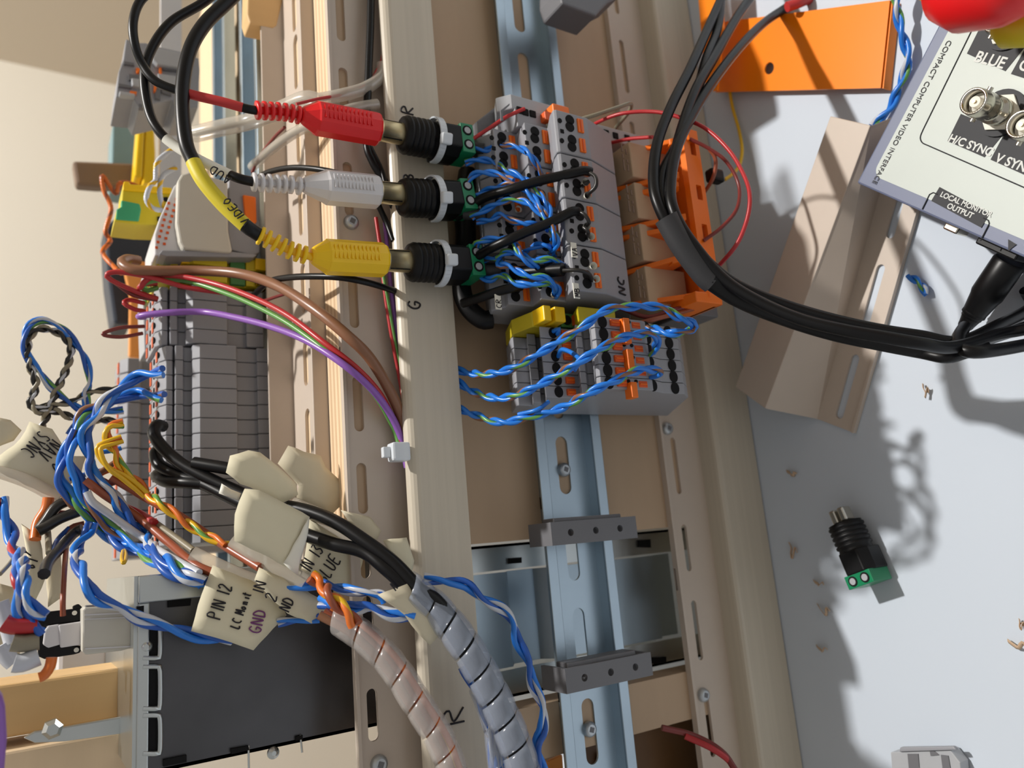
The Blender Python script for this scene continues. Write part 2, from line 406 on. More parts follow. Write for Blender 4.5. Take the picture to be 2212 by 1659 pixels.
# ---------------------------------------------------------------- middle rail
def rail(name, label, zc, yb, x0, x1, slots, up=False, group=None):
    """35 mm top-hat rail; up=False opens towards the room (-y), up=True opens upwards"""
    o = V((0, yb, zc)); t = thing(name, label, 'mounting rail', o, group)
    n, w = (-EY, EZ) if not up else (EZ, -EY)
    def B(a, b, d0, d1, m='zinc'): return MB().frame_box(V((x0, yb, zc)) + w*a + n*d0, EX*(x1-x0), w*(b-a), n*(d1-d0), m)
    mb = MB(); mb.plate(V((x0, yb, zc)) - w*.0135, EX, w, n, x1-x0, .027, .001, [(c, .0135, h, .0031) for c, h in slots], 'zinc'); mb.build('channel_base', t)
    B(.0125, .0135, .001, .0065).build('side_web', t); B(-.0135, -.0125, .001, .0065).build('side_web', t)
    B(.0125, .0175, .0065, .0075).build('flange', t, bevel=.0003); B(-.0175, -.0125, .0065, .0075).build('flange', t, bevel=.0003)
    return t
zr = (Zu(1145, .267) + Zu(1292, .267))/2
rs = slots_of([(-40,68),(116,232),(300,420),(485,605),(670,790),(850,905),(943,1068),(1130,1255),(1313,1440),(1508,1655)], [1118,1131,1145,1160,1175,1205,1215,1233,1247,1268], .2745, XL)
rail('mounting_rail', 'long zinc plated slotted rail down the middle of the plywood panel', zr, .2752, XL, XR, rs)
# ---------------------------------------------------------------- lower duct
z2t = Zu(1408, .274); z2b = 0.0008; z2l = Zu(1528, .2625)
d2 = thing('cable_duct', 'beige slotted cable duct along the foot of the panel on the bench', 'cable duct', (0, .274, 0))
sl = slots_of([(-80,24),(88,198),(262,372),(436,546),(610,720),(784,880),(945,1068),(1133,1236),(1297,1430),(1494,1640)], [1318,1346,1362,1385,1405,1425,1452,1474,1498,1527], .2738, XL)
strip_board('slotted_base', d2, XL, XR, z2l-.001, z2t, .2752, .0014, sl, .0016, Zu(1436,.274)-.0002, 'duct')
MB().box(XL, XR, .2720, .2738, z2t-.0014, z2t, 'duct').build('upper_lip', d2)
r = .0025
pr = [(.2738, z2l), (.2625+r, z2l)] + [(.2625+r-r*math.sin(a), z2l-r+r*math.cos(a)) for a in (.5, 1.05, math.pi/2)] + [(.2625, z2b), (.2738, z2b)]
xprism(pr, XL, XR, 'duct_lid').build('cover_strip', d2)
# ---------------------------------------------------------------- duct on the shelf
zs = ZT-.0010
d3 = thing('cable_duct', 'beige slotted cable duct lying level on the shelf behind the panel edge', 'cable duct', (0, .31, zs))
sl3 = slots_of([(-30,55),(65,180),(230,340),(395,500),(560,670),(730,830),(880,990)], 612, .315, XC)
MB().plate((XC, .2905, zs), EX, EY, EZ, XR-XC, .0450, .0012, [(c, .026, h, .0032) for c, h in sl3], 'duct').build('slotted_base', d3)
MB().box(XC, XR, .2900, .2913, zs, zs+.0070, 'duct').build('side_wall', d3, bevel=.0003)
MB().box(XC, XR, .3355, .3368, zs, zs+.0120, 'duct').build('side_wall', d3, bevel=.0003)
# far rails
zfr = zs+.0030
YF = .3690
slf = [(.03+.036*i, .009) for i in range(10)]
for nm, lab, yy in (('mounting_rail', 'zinc rail on the shelf behind, carrying the front row of far terminals', YF), ('mounting_rail', 'zinc rail farthest back on the shelf behind the other rails', YF+.073)):
    rail(nm, lab, yy and zfr, yy, XC-.012, XR, slf, up=True)
# the riser blocks under the far rails
for yy in (YF, YF+.073):
    pass
# ---------------------------------------------------------------- screws
def screw(u, v, y, label, r=.0031):
    p = at(u, v, y=y); t = thing('screw', label, 'screw', p)
    MB().lathe(p+V((0,.0004,0)), p+V((0,-.0022,0)), [(0,r),(.45,r),(.85,r*.86),(1,r*.62)], 'screw', 22).build('head', t)
    MB().prism([p+V((math.cos(a)*r*.46,-.00185,math.sin(a)*r*.46)) for a in (.4,1.97,3.54,5.11)], (0,-.0005,0), 'grey_dark').build('square_recess', t)
for u, v, y, l in ((758,481,.2736,'silver square-drive screw in the upper duct base above the yellow plug'), (818,1650,.2736,'square-drive screw in the upper duct base at the bottom edge of the photo'),
    (1440,926,.2736,'silver screw in the lower duct base below the terminal blocks'), (1518,1501,.2736,'silver screw in the lower duct base near the bottom of the photo'),
    (1217,1015,.2740,'silver screw in a slot of the middle rail above the upper end bracket'), (1272,1575,.2740,'silver screw in a rail slot below the lower end bracket')):
    screw(u, v, y, l)
# ---------------------------------------------------------------- metal chassis behind the opening
yb = .2960
X1, X0 = XC-.001, XB1+.0005
zt_, zb_ = Zu(296, yb, 1450), Zu(1475, yb, 1400)
ch = thing('metal_chassis', 'dark shiny sheet-metal chassis behind the opening in the panel', 'metal box', ((X0+X1)/2, yb, 0))
zm = Zu(940, yb, 1450)
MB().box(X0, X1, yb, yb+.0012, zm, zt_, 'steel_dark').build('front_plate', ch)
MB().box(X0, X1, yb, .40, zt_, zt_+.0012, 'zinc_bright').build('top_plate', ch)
MB().box(X1-.0012, X1, yb, .40, 0.0005, zt_, 'zinc_bright').build('side_plate', ch)
MB().box(X0, X0+.0012, yb, .40, 0.0005, zt_, 'zinc_bright').build('side_plate', ch)
MB().box(X1-.009, X1, yb-.002, yb, zm, zt_, 'zinc_bright').build('corner_flange', ch, bevel=.0004)
MB().box(X0, X1-.009, yb-.0012, yb, zt_-.0035, zt_, 'zinc_bright').build('edge_fold', ch, bevel=.0004)
# bent lower plate
a = [Zu(u, yb, 1330) for u in (940, 1100, 1118, 1175, 1192, 1425, 1440, 1475)]
pp = [(yb, a[0]), (yb, a[1]), (yb+.006, a[2]), (yb+.006, a[3]), (yb, a[4]), (yb, a[5]), (yb+.005, a[6]), (yb+.005, a[7]), (yb+.0065, a[7]), (yb+.0065, a[6]-.001), (yb+.0015, a[5]-.001), (yb+.0015, a[4]+.001), (yb+.0075, a[3]+.001), (yb+.0075, a[2]-.001), (yb+.0015, a[1]-.001), (yb+.0015, a[0])]
xprism(pp, X0+.012, X1-.012, 'zinc').build('formed_plate', ch, label='bluish galvanised lower plate with a pressed channel')
MB().box(X0, X0+.011, yb, yb+.001, .02, zm, 'zinc_bright').build('bottom_flange', ch); MB().box(X1-.011, X1, yb, yb+.001, .02, zm, 'zinc_bright').build('bottom_flange', ch)
def chp(u, v): return at(u, v, y=yb-.0002)
for v0, v1 in ((1345,1421),(1440,1530),(1545,1627)):
    p = [chp(308,v0), chp(338,v0), chp(345,v0+8), chp(345,v1-8), chp(338,v1), chp(308,v1)]
    MB().prism([q+V((0,-.0001,0)) for q in p], (0,.0001,0), 'hole').build('opening', ch)
    MB().sweep(spline([q+V((0,-.0005,0)) for q in p], .0008), .0009, 'zinc_bright', 8).build('raised_rim', ch)
for quad in ([(362,1298),(412,1293),(410,1308),(362,1312)], [(295,1310),(310,1308),(310,1322),(295,1322)], [(352,1640),(402,1630),(402,1645),(352,1655)], [(497,1617),(535,1610),(537,1619),(499,1628)], [(638,1590),(652,1587),(652,1596),(638,1599)],
             [(1098,1206),(1124,1204),(1124,1216),(1098,1218)], [(1377,1167),(1402,1165),(1403,1183),(1377,1182)], [(1408,1420),(1436,1418),(1436,1432),(1408,1434)]):
    MB().prism([chp(*q)+V((0,-.0012,0)) for q in quad], (0,.0015,0), 'hole').build('cutout', ch)
for u, v in ((315,1397),(590,1626)): p = chp(u, v); MB().lathe(p, p+V((0,-.0014,0)), [(0,.0022),(.5,.002),(1,.0008)], 'zinc_bright', 16).build('rivet', ch)
MB().sweep([chp(536,1610)+V((0,-.0004,0)), chp(537,1659)+V((0,-.0004,0))], .0004, 'zinc_bright', 6).build('seam', ch); MB().sweep([chp(648,1587)+V((0,-.0004,0)), chp(652,1625)+V((0,-.0004,0))], .0004, 'zinc_bright', 6).build('seam', ch)
# ---------------------------------------------------------------- timber and strap on the left
yt = .315
def vboard(name, vtop, vbot, uend, yf, th, m, label, u0=-40):
    xa, xb = at(200, vtop, y=yf).x, at(200, vbot, y=yf).x; return MB().box(xb, xa, yf, yf+th, Zu(uend, yf, vtop), Zu(u0, yf, vtop)+.1, m).build(name, label=label, cat='timber', bevel=.001)
vboard('wooden_post', 1452, 1562, 300, .345, .03, 'wood', 'pale wooden post left of the metal chassis with a strap along its foot')
vboard('wooden_post', 1590, 1760, 300, .338, .03, 'ply_light', 'lighter wooden post at the bottom left corner beside the metal strap')
sp = thing('metal_strap', 'rounded grey metal strap bolted between the two wooden posts', 'strap', at(150, 1575, y=.335))
q = [at(*c, y=.336) for c in ((50,1592),(75,1578),(140,1568),(270,1545),(272,1582),(140,1600),(75,1603))]
MB().prism(q, (0,-.002,0), 'zinc_bright').build('flat_bar', sp, bevel=.0005)
p = at(113,1573,y=.334); MB().lathe(p, p+V((0,-.004,0)), [(0,.0034),(.6,.0034),(1,.002)], 'zinc_bright', 6, False).build('bolt', sp)
MB().box(at(0,1475,y=.42).x, at(0,1395,y=.42).x, .40, .42, .20, Zu(120,.42,1440), 'white_plastic').build('white_box', label='bright white box edge behind the flat connector', cat='box', bevel=.002)
# things below the crossboard at the bottom edge
MB().box(XL, XB0-.001, .292, .2935, .02, .105, 'pcb').build('circuit_board', label='dark brown perforated circuit board behind the rail at the bottom edge', cat='circuit board')
# ================================================================ terminal blocks
def block_piece(pts, w, m, x=0):                   # (y,z) profile -> slab of width w along +x, local
    return MB().prism([(x, a, b) for a, b in pts], (w, 0, 0), m)
def disc(y, z, x, r, m, n=V((0,-1,0)), d=.0004, seg=16, sx=1, sz=1):
    return MB().lathe(V((x, y, z)), V((x, y, z))+n*d, [(0, r), (1, r)], m, seg, False, sx=sx, sy=sz, up=V((1,0,0)))
ORD = ['first', 'second', 'third', 'fourth', 'fifth', 'sixth', 'seventh', 'eighth', 'ninth', 'tenth', 'eleventh', 'twelfth', 'thirteenth', 'fourteenth']
# ---- six three-level terminals on the middle rail
zc_ = zr; pit = (at(1300,706,y=.223).x - at(1300,863,y=.223).x)/6.15; xt0 = at(1300,697,y=.223).x
def Z7(u, y): return Zu(u, y, 780) - zr
prof_n = [(.2660, Z7(1107,.262)), (.2520, Z7(1107,.252)), (.2500, Z7(1112,.250)), (.2500, Z7(1142,.250)), (.2440, Z7(1143,.244)), (.2440, Z7(1160,.244)), (.2480, Z7(1163,.248)), (.2480, Z7(1170,.248)), (.2340, Z7(1172,.234)),
          (.2340, Z7(1245,.234)), (.2280, Z7(1250,.228)), (.2280, Z7(1262,.228)), (.2310, Z7(1266,.231)), (.2300, Z7(1278,.230)), (.2180, Z7(1284,.218)), (.2160, Z7(1293,.216)), (.2160, Z7(1398,.216)), (.2200, Z7(1425,.220)), (.2200, Z7(1470,.220)), (.2260, Z7(1476,.226)), (.2660, Z7(1440,.262))]
w = pit*.955
tt = thing('terminal_block', 'x', 'terminal block', (xt0, 0, zr))
block_piece(prof_n, -w, 'grey_plastic').build('housing', tt, local=True, bevel=.0003)
for u, y, r in ((1200,.234,.0019),(1310,.216,.0021),(1403,.2172,.0021),(1450,.220,.0021)):
    disc(y, Z7(u, y), -w/2, r, 'hole', sz=1.15 if u > 0 else 1).build('wire_entry', tt, local=True)
for u, y, hw in ((1226,.234,.0020),(1336,.216,.0022),(1380,.2168,.0022)):
    z = Z7(u, y); m_ = MB().box(-w/2-.0013, -w/2+.0013, y-.0010, y+.001, z-hw, z+hw, 'orange_dark'); m_.build('release_lever', tt, local=True, bevel=.0003)
    MB().box(-w/2-.0002, -w/2+.0002, y-.0013, y-.0009, z-hw*.8, z+hw*.8, 'orange').build('lever_slot', tt, local=True)
for u, y in ((1352,.216),(1368,.216)): disc(y, Z7(u, y), -w/2+.001, .0007, 'hole').build('test_hole', tt, local=True)
desc = ['beside the yellow-green one', 'just below the bridged pair start', 'in the middle of the stack', 'under the middle wire pair', 'second from the lower end', 'lowest, showing its flank']
for i in range(6):
    o = tt if i == 0 else copy_tree(tt)
    o.location = (xt0 - i*pit, 0, zr)
    o['label'] = '%s grey three-level terminal of the middle rail stack, %s' % (ORD[i], desc[i]); o['group'] = 'three-level terminals on the middle rail'
for k, (a, b) in enumerate(((690,744),(756,806),(826,860))):
    y = .2145; MB().box(at(1365,b,y=y).x, at(1365,a,y=y).x, y-.0012, .2175, Zu(1372,y), Zu(1359,y), 'orange').build('plug_bridge', label=['upper','middle','lower'][k]+' orange plug-in bridge across the grey three-level terminals', cat='bridge', bevel=.0003, group='orange bridges')
# small hand-lettered flank of the first terminal
# yellow-green ground terminal between the two stacks
gt = thing('ground_terminal', 'yellow and green ground terminal between the relay sockets and grey stack', 'terminal block', at(1150,690,y=.25))
xg = xt0 + .0003; zz = lambda u, y: Zu(u, y, 690)
MB().prism([(xg, .264, zz(1100,.26)), (xg, .248, zz(1104,.248)), (xg, .236, zz(1150,.236)), (xg, .236, zz(1236,.236)), (xg, .225, zz(1250,.225)), (xg,.225,zz(1330,.225)), (xg, .264, zz(1330,.26))], (.0062,0,0), 'pe_yellow').build('housing', gt, bevel=.0004)
MB().box(xg+.0003, xg+.0058, .2335, .2365, zz(1248,.234), zz(1210,.234), 'pe_green').build('green_side', gt)
for a, b in ((1160,1176),(1184,1206)): MB().box(xg+.0004, xg+.0066, .2285, .237, zz(b,.2335), zz(a,.2335), 'yellow').build('lug', gt, bevel=.0005)
MB().cyl(V((xg+.003,.2334,zz(1222,.234))), V((xg+.003,.2329,zz(1222,.234))), .002, 'hole').build('wire_entry', gt)
MB().box(xg+.001, xg+.005, .2318, .2345, zz(1254,.232), zz(1240,.232), 'orange_dark').build('release_lever', gt)
# ---- four relay sockets
Z4 = lambda u, y, v=450: Zu(u, y, v)
seams = [270, 374, 460, 549, 641]
xs = [at(1300, v, y=.220).x for v in seams]
pr = [(.2650, Z4(1040,.262)), (.2500, Z4(1042,.250)), (.2440, Z4(1072,.244)), (.2400, Z4(1080,.240)), (.2400, Z4(1130,.240)), (.2330, Z4(1146,.233)), (.2310, Z4(1150,.231)), (.2310, Z4(1200,.231)), (.2230, Z4(1208,.223)), (.2190, Z4(1216,.219)), (.2180, Z4(1224,.218)), (.2180, Z4(1290,.218)), (.2240, Z4(1338,.224)), (.2520, Z4(1330,.252)), (.2520, Z4(1400,.252)), (.2650, Z4(1420,.262))]
W4 = abs(xs[0]-xs[4])/4
sk = thing('relay_socket', 'x', 'relay socket', (xs[0], 0, 0))
wI = W4*.975
block_piece(pr, -wI, 'grey_plastic').build('housing', sk, local=True, bevel=.0005)
for u, y in ((1092,.240),(1166,.231),(1246,.218)):
    z = Z4(u+5, y)
    for k in (0, 1):
        x = -wI*(.26+.47*k)
        m_ = MB()
        for q in (-1, 1): m_.lathe(V((x+q*.0016, y, z-q*.0002)), V((x+q*.0016, y-.0003, z-q*.0002)), [(0,.0021),(1,.0021)], 'hole', 14, False)
        m_.build('wire_entry', sk, local=True)
        zl = Z4(u+27, y)
        MB().box(x-.0030, x+.0030, y-.0007, y+.001, zl-.0014, zl+.0014, 'orange').build('release_lever', sk, local=True, bevel=.0002)
        MB().box(x-.0026, x+.0026, y-.0010, y-.0006, zl-.0003, zl+.0003, 'orange_dark').build('lever_slot', sk, local=True)
        disc(y, Z4(u-17, y), x, .0010, 'hole').build('test_hole', sk, local=True)
    MB().box(-wI/2-.0008, -wI/2+.0008, y-.0003, y+.0002, Z4(u-14,y)-.0008, Z4(u-14,y)+.0008, 'hole').build('marker_slot', sk, local=True)
MB().box(-wI+.0010, -.0010, .2245, .2512, Z4(1432,.232), Z4(1350,.232), 'tan').build('relay', sk, local=True, bevel=.0005)
m_ = MB()
for j in range(2):
    for a_, b_ in ((.12,.42),(.46,.58),(.64,.86)) if j == 0 else ((.12,.30),(.36,.44),(.60,.74)):
        z_ = Z4(1352,.2245)-.0016-j*.0022; m_.box(-wI+.0010+(wI-.002)*a_, -wI+.0010+(wI-.002)*b_, .2243, .2247, z_-.0007, z_, 'brown_box')
m_.build('printed_strip', sk, local=True)
MB().box(-wI+.0005, -.0005, .2300, .2640, Z4(1500,.235), Z4(1436,.235), 'grey_dark').build('lower_housing', sk, local=True, bevel=.0005)
dd = ['topmost in the photo, its levels free of wires', 'with the thick black cable ending at it', 'whose levels hide under the blue wires', 'lowest in the photo, its flank lettered NC']
socks = []
for i in range(4):
    o = sk if i == 0 else copy_tree(sk)
    o.location = (xs[0] - i*W4, 0, -.0016*(i-1.5)*0)
    o['label'] = '%s grey relay socket with orange levers, %s' % (ORD[i], dd[i]); o['group'] = 'relay sockets on the middle rail'; socks.append(o)
p = at(1340, 622, y=.2262)
xe = xs[0]-3*W4-wI
za, zb__ = Z4(1290,.218), Z4(1338,.224)
q = at(1325, 632, y=.2215); k_ = .22
scrawl('NC', V((q.x, .224-.006*k_-.0002, zb__+(za-zb__)*k_)), EX, V((0,-.006,za-zb__)), .0048, socks[3], w=.0004)
# white hand-lettered markers
for k, (u, v, s) in enumerate(((1077,652,'CR'), (1241,540,'VA'), (1246,628,'MB'))):
    y = .2395 if k == 0 else .2170; p = at(u, v, y=y); t = thing('marker_tag', 'small white tag lettered by hand %s' % ['near the upper edge of the lowest relay socket','on the third relay socket','on the front level of the lowest relay socket'][k], 'tag', p)
    MB().box(p.x-.0030, p.x+.0030, y, y+.0004, p.z-.0012, p.z+.0014, 'paper').build('card', t); scrawl(s, p+V((-.0024,-.0002,-.0010)), EX, EZ, .0022, t, w=.00016)
# end terminal above the relay sockets
et = thing('end_terminal', 'light grey angled terminal with black holes topmost on the middle rail', 'terminal block', at(1150, 240, y=.25))
Ze = lambda u, v, y: Zu(u, y, 830)
def e(u, v, y): return at(u, v, y=y)
x1_ = e(1112,212,.238).x; x0_ = xs[0]+.0004
pe = [(.265, e(1044,262,.262).z), (.258, e(1068,236,.256).z), (.241, e(1072,232,.241).z), (.236, e(1104,212,.236).z), (.236, e(1215,240,.236).z), (.240, e(1235,246,.240).z), (.240, e(1400,292,.240).z), (.265, e(1400,292,.262).z)]
MB().prism([(x1_, a, b) for a, b in pe], (x0_-x1_+.008, 0, 0), 'grey_light').build('housing', et, bevel=.0005)
xi = x1_+(x0_-x1_+.008)
MB().box(x0_-.0005, xi+.0003, .2345, .250, e(1215,240,.236).z+.001, e(1104,212,.236).z-.001, 'grey_plastic').build('front_block', et, bevel=.0004)
for (u, v) in ((1123,238),(1151,246),(1135,242),(1178,254),(1262,262),(1290,280),(1310,287),(1330,293),(1355,298)):
    y = .2343 if u < 1225 else .2398; p = e(u, v, y); MB().box(p.x-.0016, p.x+.0016, y-.0003, y+.0005, p.z-.0016, p.z+.0016, 'hole').build('wire_entry', et, bevel=.0004)
MB().prism([e(u,v,.2357) for u,v in ((1080,240),(1099,225),(1099,229),(1084,243),(1086,262),(1081,262))], (0,-.0006,0), 'grey_dark').build('groove', et)
y = .231; p0, p1 = e(1193,262,y), e(1228,230,y)
ob = MB().box(p0.x+.001, p1.x-.001, y-.001, y+.006, p1.z+.0005, p0.z-.0005, 'orange'); ob.build('disconnect_clip', label='orange disconnect clip on the topmost grey terminal', cat='clip', bevel=.0006)
for (a, b, c_, d) in ((1184,252,1193,268),):
    p = e(a, b, .232); MB().box(p.x-.0022, p.x+.0018, .231, .238, p.z-.0022, p.z+.0022, 'orange_dark').build('lever', et, bevel=.0004)
for k, (u, v) in enumerate(((1062,285),(1078,283),(1158,274),(1140,272))):
    p = e(u, v, .244 if u < 1100 else .236)
    MB().box(p.x-.0030, p.x+.0022, p.y-.0005, p.y+.010, p.z-.0009, p.z+.0010, 'grey_light').build('rib', et, bevel=.0004)
MB().prism([e(u,v,.250) for u,v in ((1030,262),(1068,232),(1135,262),(1200,300),(1200,330),(1120,320),(1048,312),(1032,330))], (0,.012,0), 'grey_dark').build('side_body', et, bevel=.0005)
# ---- orange retaining clips over the relays
for k, (a, b, dsc) in enumerate((((1334,332),(1487,290),'topmost, long and slanting above the first relay'), ((1335,404),(1465,372),'second, between the first and second relays'), ((1340,490),(1480,462),'third, behind the black cable bend'), ((1350,585),(1490,545),'fourth, with a square grey gap beside it'), ((1345,655),(1532,628),'lowest, thickest and nearest the grey stack'))):
    t = thing('retaining_clip', 'orange plastic relay retaining clip, %s' % dsc, 'clip', at(a[0], a[1], y=.236), 'orange relay clips')
    p0, p1 = at(a[0], a[1], y=.2350), at(b[0], b[1], y=.2100)
    d = (p1-p0)
    for s_, dx in ((0, 0),) + (((1, -.0042),) if k in (1, 2) else ()):
        MB().prism([p0+V((dx,0,.0008)), p1+V((dx,0,.0008)), p1+V((dx,.004,-.0030)), p1+V((dx,.020,-.0050)), p0+V((dx,.010,-.002))], (-.0022,0,0), 'orange').build('arm', t, bevel=.0004)
    MB().prism([p0.lerp(p1,.72)+V((0,-.0008,.0004)), p1+V((0,-.0008,.0004)), p1+V((0,.003,-.0015)), p0.lerp(p1,.72)+V((0,.003,-.001))], (-.0030,0,0), 'orange').build('latch', t, bevel=.0004)
holder = thing('clip_frame', 'long orange plastic frame joining the relay clips beside the black cables', 'clip frame', at(1500, 460, y=.212))
pa, pb = at(1486, 283, y=.212), at(1530, 658, y=.212)
zf1, zf0 = (at(1474,330,y=.212).z, at(1506,330,y=.212).z)
hs = []
LX = pa.x-pb.x
for (u, v) in ((1487,322),(1493,416),(1500,500),(1517,588)):
    hs.append((at(u, v, y=.212).x-pb.x, (zf1-zf0)*.42, .0034, .0016, 1))
MB().plate((pb.x, .2135, zf0), EX, EZ, -EY, LX, zf1-zf0, .0030, hs, 'orange').build('spine', holder)
MB().box(pb.x, pa.x, .2135, .236, zf0, zf0+.0018, 'orange').build('lower_wall', holder)
MB().box(pb.x, pb.x+.0045, .2100, .2300, zf0, zf1+.006, 'orange').build('end_block', holder, bevel=.0005)
for h in hs: MB().box(pb.x+h[0]-.0033, pb.x+h[0]+.0033, .2132, .2140, zf0+h[1]-.0015, zf0+h[1]+.0015, 'grey_plastic').build('window_tab', holder)

# ================================================================ far terminals on the shelf
yF = .3450
zF = lambda u, y, v=900: Zu(u, y, v)
pF = [(.3560, zF(598,.352)), (.3432, zF(597,.3432)), (.3432, zF(557,.3432)), (.3458, zF(555,.3458)), (.3458, zF(514,.3458)), (.3420, zF(512,.342)), (.3420, zF(432,.342)), (.3445, zF(416,.3445)), (.3490, zF(413,.349)), (.3490, zF(397,.349)), (.3465, zF(395,.3465)), (.3465, zF(378,.3465)), (.3510, zF(375,.351)), (.3480, zF(372,.348)), (.3480, zF(358,.348)), (.3530, zF(342,.353)),
      (.3800, zF(342,.353)), (.3900, zF(375,.351)), (.3950, zF(430,.342)), (.3950, zF(512,.342)), (.3850, zF(560,.350)), (.3820, zF(598,.352))]
zb0 = min(z for _, z in pF)
pF = [(a-.0, b-zb0) for a, b in pF]
pitF = (at(590,745,y=.345).x - at(590,990,y=.345).x)/8
def far_terminal(m1, m2='orange_dark'):
    t = thing('terminal_block', 'x', 'terminal block', (0,0,0)); w = pitF*.965
    block_piece(pF, -w, m1).build('housing', t, local=True, bevel=.0005)
    zt = max(z for _, z in pF)
    for y in (.3572, .3760): MB().box(-w+.001, -.001, y-.0018, y+.0018, zt-.001, zt+.0005, m2).build('release_lever', t, local=True)
    for y in (.3535, .3660): MB().cyl(V((-w/2,y+.0,zt)), V((-w/2,y,zt+.0004)), .0014, 'hole', 12).build('wire_entry', t, local=True)
    return t
zbase = zfr + .0060
ft = far_terminal('grey_plastic'); x0f = at(470, 746, y=.343).x
for i in range(13):
    o = ft if i == 0 else copy_tree(ft); o.location = (x0f - i*pitF, 0, zb0)
    o['label'] = '%s tall grey terminal from the upper end of the front row on the shelf rail' % ORD[i]; o['group'] = 'front row of grey shelf terminals'
xg0 = at(470, 622, y=.345).x
sc = (at(470,618,y=.345).x-at(470,742,y=.345).x)/4/pitF
for i in range(4):
    o = copy_tree(ft); o.location = (xg0 - i*pitF*sc, .002, zb0+.0045); o.scale = (sc, 1, .94)
    o['label'] = '%s small grey terminal under the brown, red and purple wires above the tall row' % ORD[i]; o['group'] = 'grey terminals under the looping wires'
yt_ = far_terminal('pe_yellow', 'pe_green')
for k, v in enumerate((553, 587)):
    o = yt_ if k == 0 else copy_tree(yt_); o.location = (at(470, v, y=.345).x, .001, zb0+.0045); o.scale = (.88, 1, .94)
    o['label'] = ['yellow-green ground terminal under the white surge protector', 'yellow-green ground terminal beneath the brown wire'][k]; o['group'] = 'ground terminals on the shelf rail'
    w = pitF*.965
    zt = max(z for _, z in pF)
    for a, b, c_ in ((0,.13,.3420),(.70,.80,.3440)): MB().box(-w+.0002, .0003, c_-.0006, .3505, zt*a+.0002, zt*b, 'yellow').build('yellow_lug', o, local=True, bevel=.0003)
    if k == 0:
        for (a, b, c_) in ((.22,.36,.3440),(.90,.97,.3460)): MB().box(-w+.0002, .0003, c_-.0006, .3505, zt*a, zt*b, 'pe_green').build('green_step', o, local=True, bevel=.0003)
        pass
# rear row
pitR = (at(300,774,y=.425).x - at(300,870,y=.425).x)/3
pR = [(.4400,0),(.4280,0),(.4280,.020),(.4250,.021),(.4250,.030),(.4285,.031),(.4285,.036),(.4250,.037),(.4250,.0415),(.4300,.0440),(.4550,.0440),(.4680,.036),(.4700,.02),(.4600,0)]
zRt = Zu(258, .428, 900); sR = (zRt-zfr-.004)/.044
rt = thing('terminal_block', 'x', 'terminal block', (0,0,0)); w = pitR*.95
block_piece([(a, b*sR) for a, b in pR], -w, 'grey_plastic').build('housing', rt, local=True, bevel=.0005)
MB().box(-w+.001, -.001, .4320, .4370, .0440*sR-.001, .0440*sR+.0006, 'orange_dark').build('release_lever', rt, local=True)
xr0 = at(300, 774, y=.425).x
for i in range(13):
    o = rt if i == 0 else copy_tree(rt); o.location = (xr0 - i*pitR, 0, zfr+.004)
    o['label'] = '%s grey terminal from the upper end of the rear row farthest back' % ORD[i]; o['group'] = 'rear row of grey shelf terminals'
# slim grey group left of the looping wires (third row, partly hidden)
# white surge protector
sp_ = thing('surge_protector', 'cream-white surge protector module on the shelf rail behind the yellow plug cable', 'module', at(450, 540, y=.34))
ys = .336
def f(u, v, y=ys): return at(u, v, y=y)
MB().prism([f(*c) for c in ((384,390),(392,376),(410,370),(432,374),(492,392),(494,500),(502,540),(498,546),(396,537),(388,522),(381,480))], (0,.040,0), 'cream_plastic').build('body', sp_, bevel=.0009)
MB().prism([f(u,v,.340) for u,v in ((494,384),(520,382),(560,390),(562,470),(562,545),(545,552),(500,540),(492,500))], (0,.036,0), 'grey_plastic').build('socket', sp_, bevel=.0006)
MB().prism([f(u,v,.3385) for u,v in ((525,420),(553,425),(555,480),(545,485),(530,470))], (0,.004,0), 'orange').build('release_tab', sp_, bevel=.0005)
MB().prism([f(u,v,.341) for u,v in ((376,402),(384,395),(382,480),(398,530),(392,545),(345,552),(334,552),(334,506),(345,470))], (0,.032,0), 'white_plastic').build('top_plate', sp_, bevel=.0006)
mm = MB()
for a in range(9):
    for b in range(2):
        u0, v0 = 341+a*3.3+b*17, 538-a*12-b*8; p = f(u0, v0, .3408); mm.frame_box(p, (.0011,0,0), (0,-.0003,0), (0,0,.0011), 'orange_dark')
mm.build('orange_marks', sp_)
MB().prism([f(u,v,.3375) for u,v in ((344,548),(350,540),(500,543),(556,550),(546,556),(360,553))], (0,.012,0), 'grey_plastic').build('base_edge', sp_, bevel=.0004)
# yellow-green pair hanging farther left
gy = thing('ground_terminal', 'yellow and green terminal block with an orange wire, left of the white module', 'terminal block', at(300, 450, y=.375))
MB().prism([f(u,v,.370) for u,v in ((266,398),(268,392),(280,392),(282,397),(372,405),(370,420),(345,486),(298,484),(247,478),(252,452),(262,446),(264,420))], (0,.02,0), 'pe_yellow').build('housing', gy, bevel=.0005)
MB().prism([f(u,v,.3695) for u,v in ((262,432),(283,436),(302,440),(305,452),(300,478),(250,474),(252,452),(262,446))], (0,.004,0), 'green_bright').build('green_half', gy, bevel=.0005)
MB().prism([f(u,v,.3690) for u,v in ((266,398),(268,391),(279,392),(281,398),(371,406),(368,418),(266,410))], (0,.004,0), 'yellow').build('yellow_edge', gy, bevel=.0004)
for (u, v) in ((358,430),(345,472),(352,478)): MB().prism([f(u-5,v-4,.3694), f(u+5,v-5,.3694), f(u+4,v+5,.3694), f(u-5,v+4,.3694)], (0,.002,0), 'hole').build('cavity', gy)
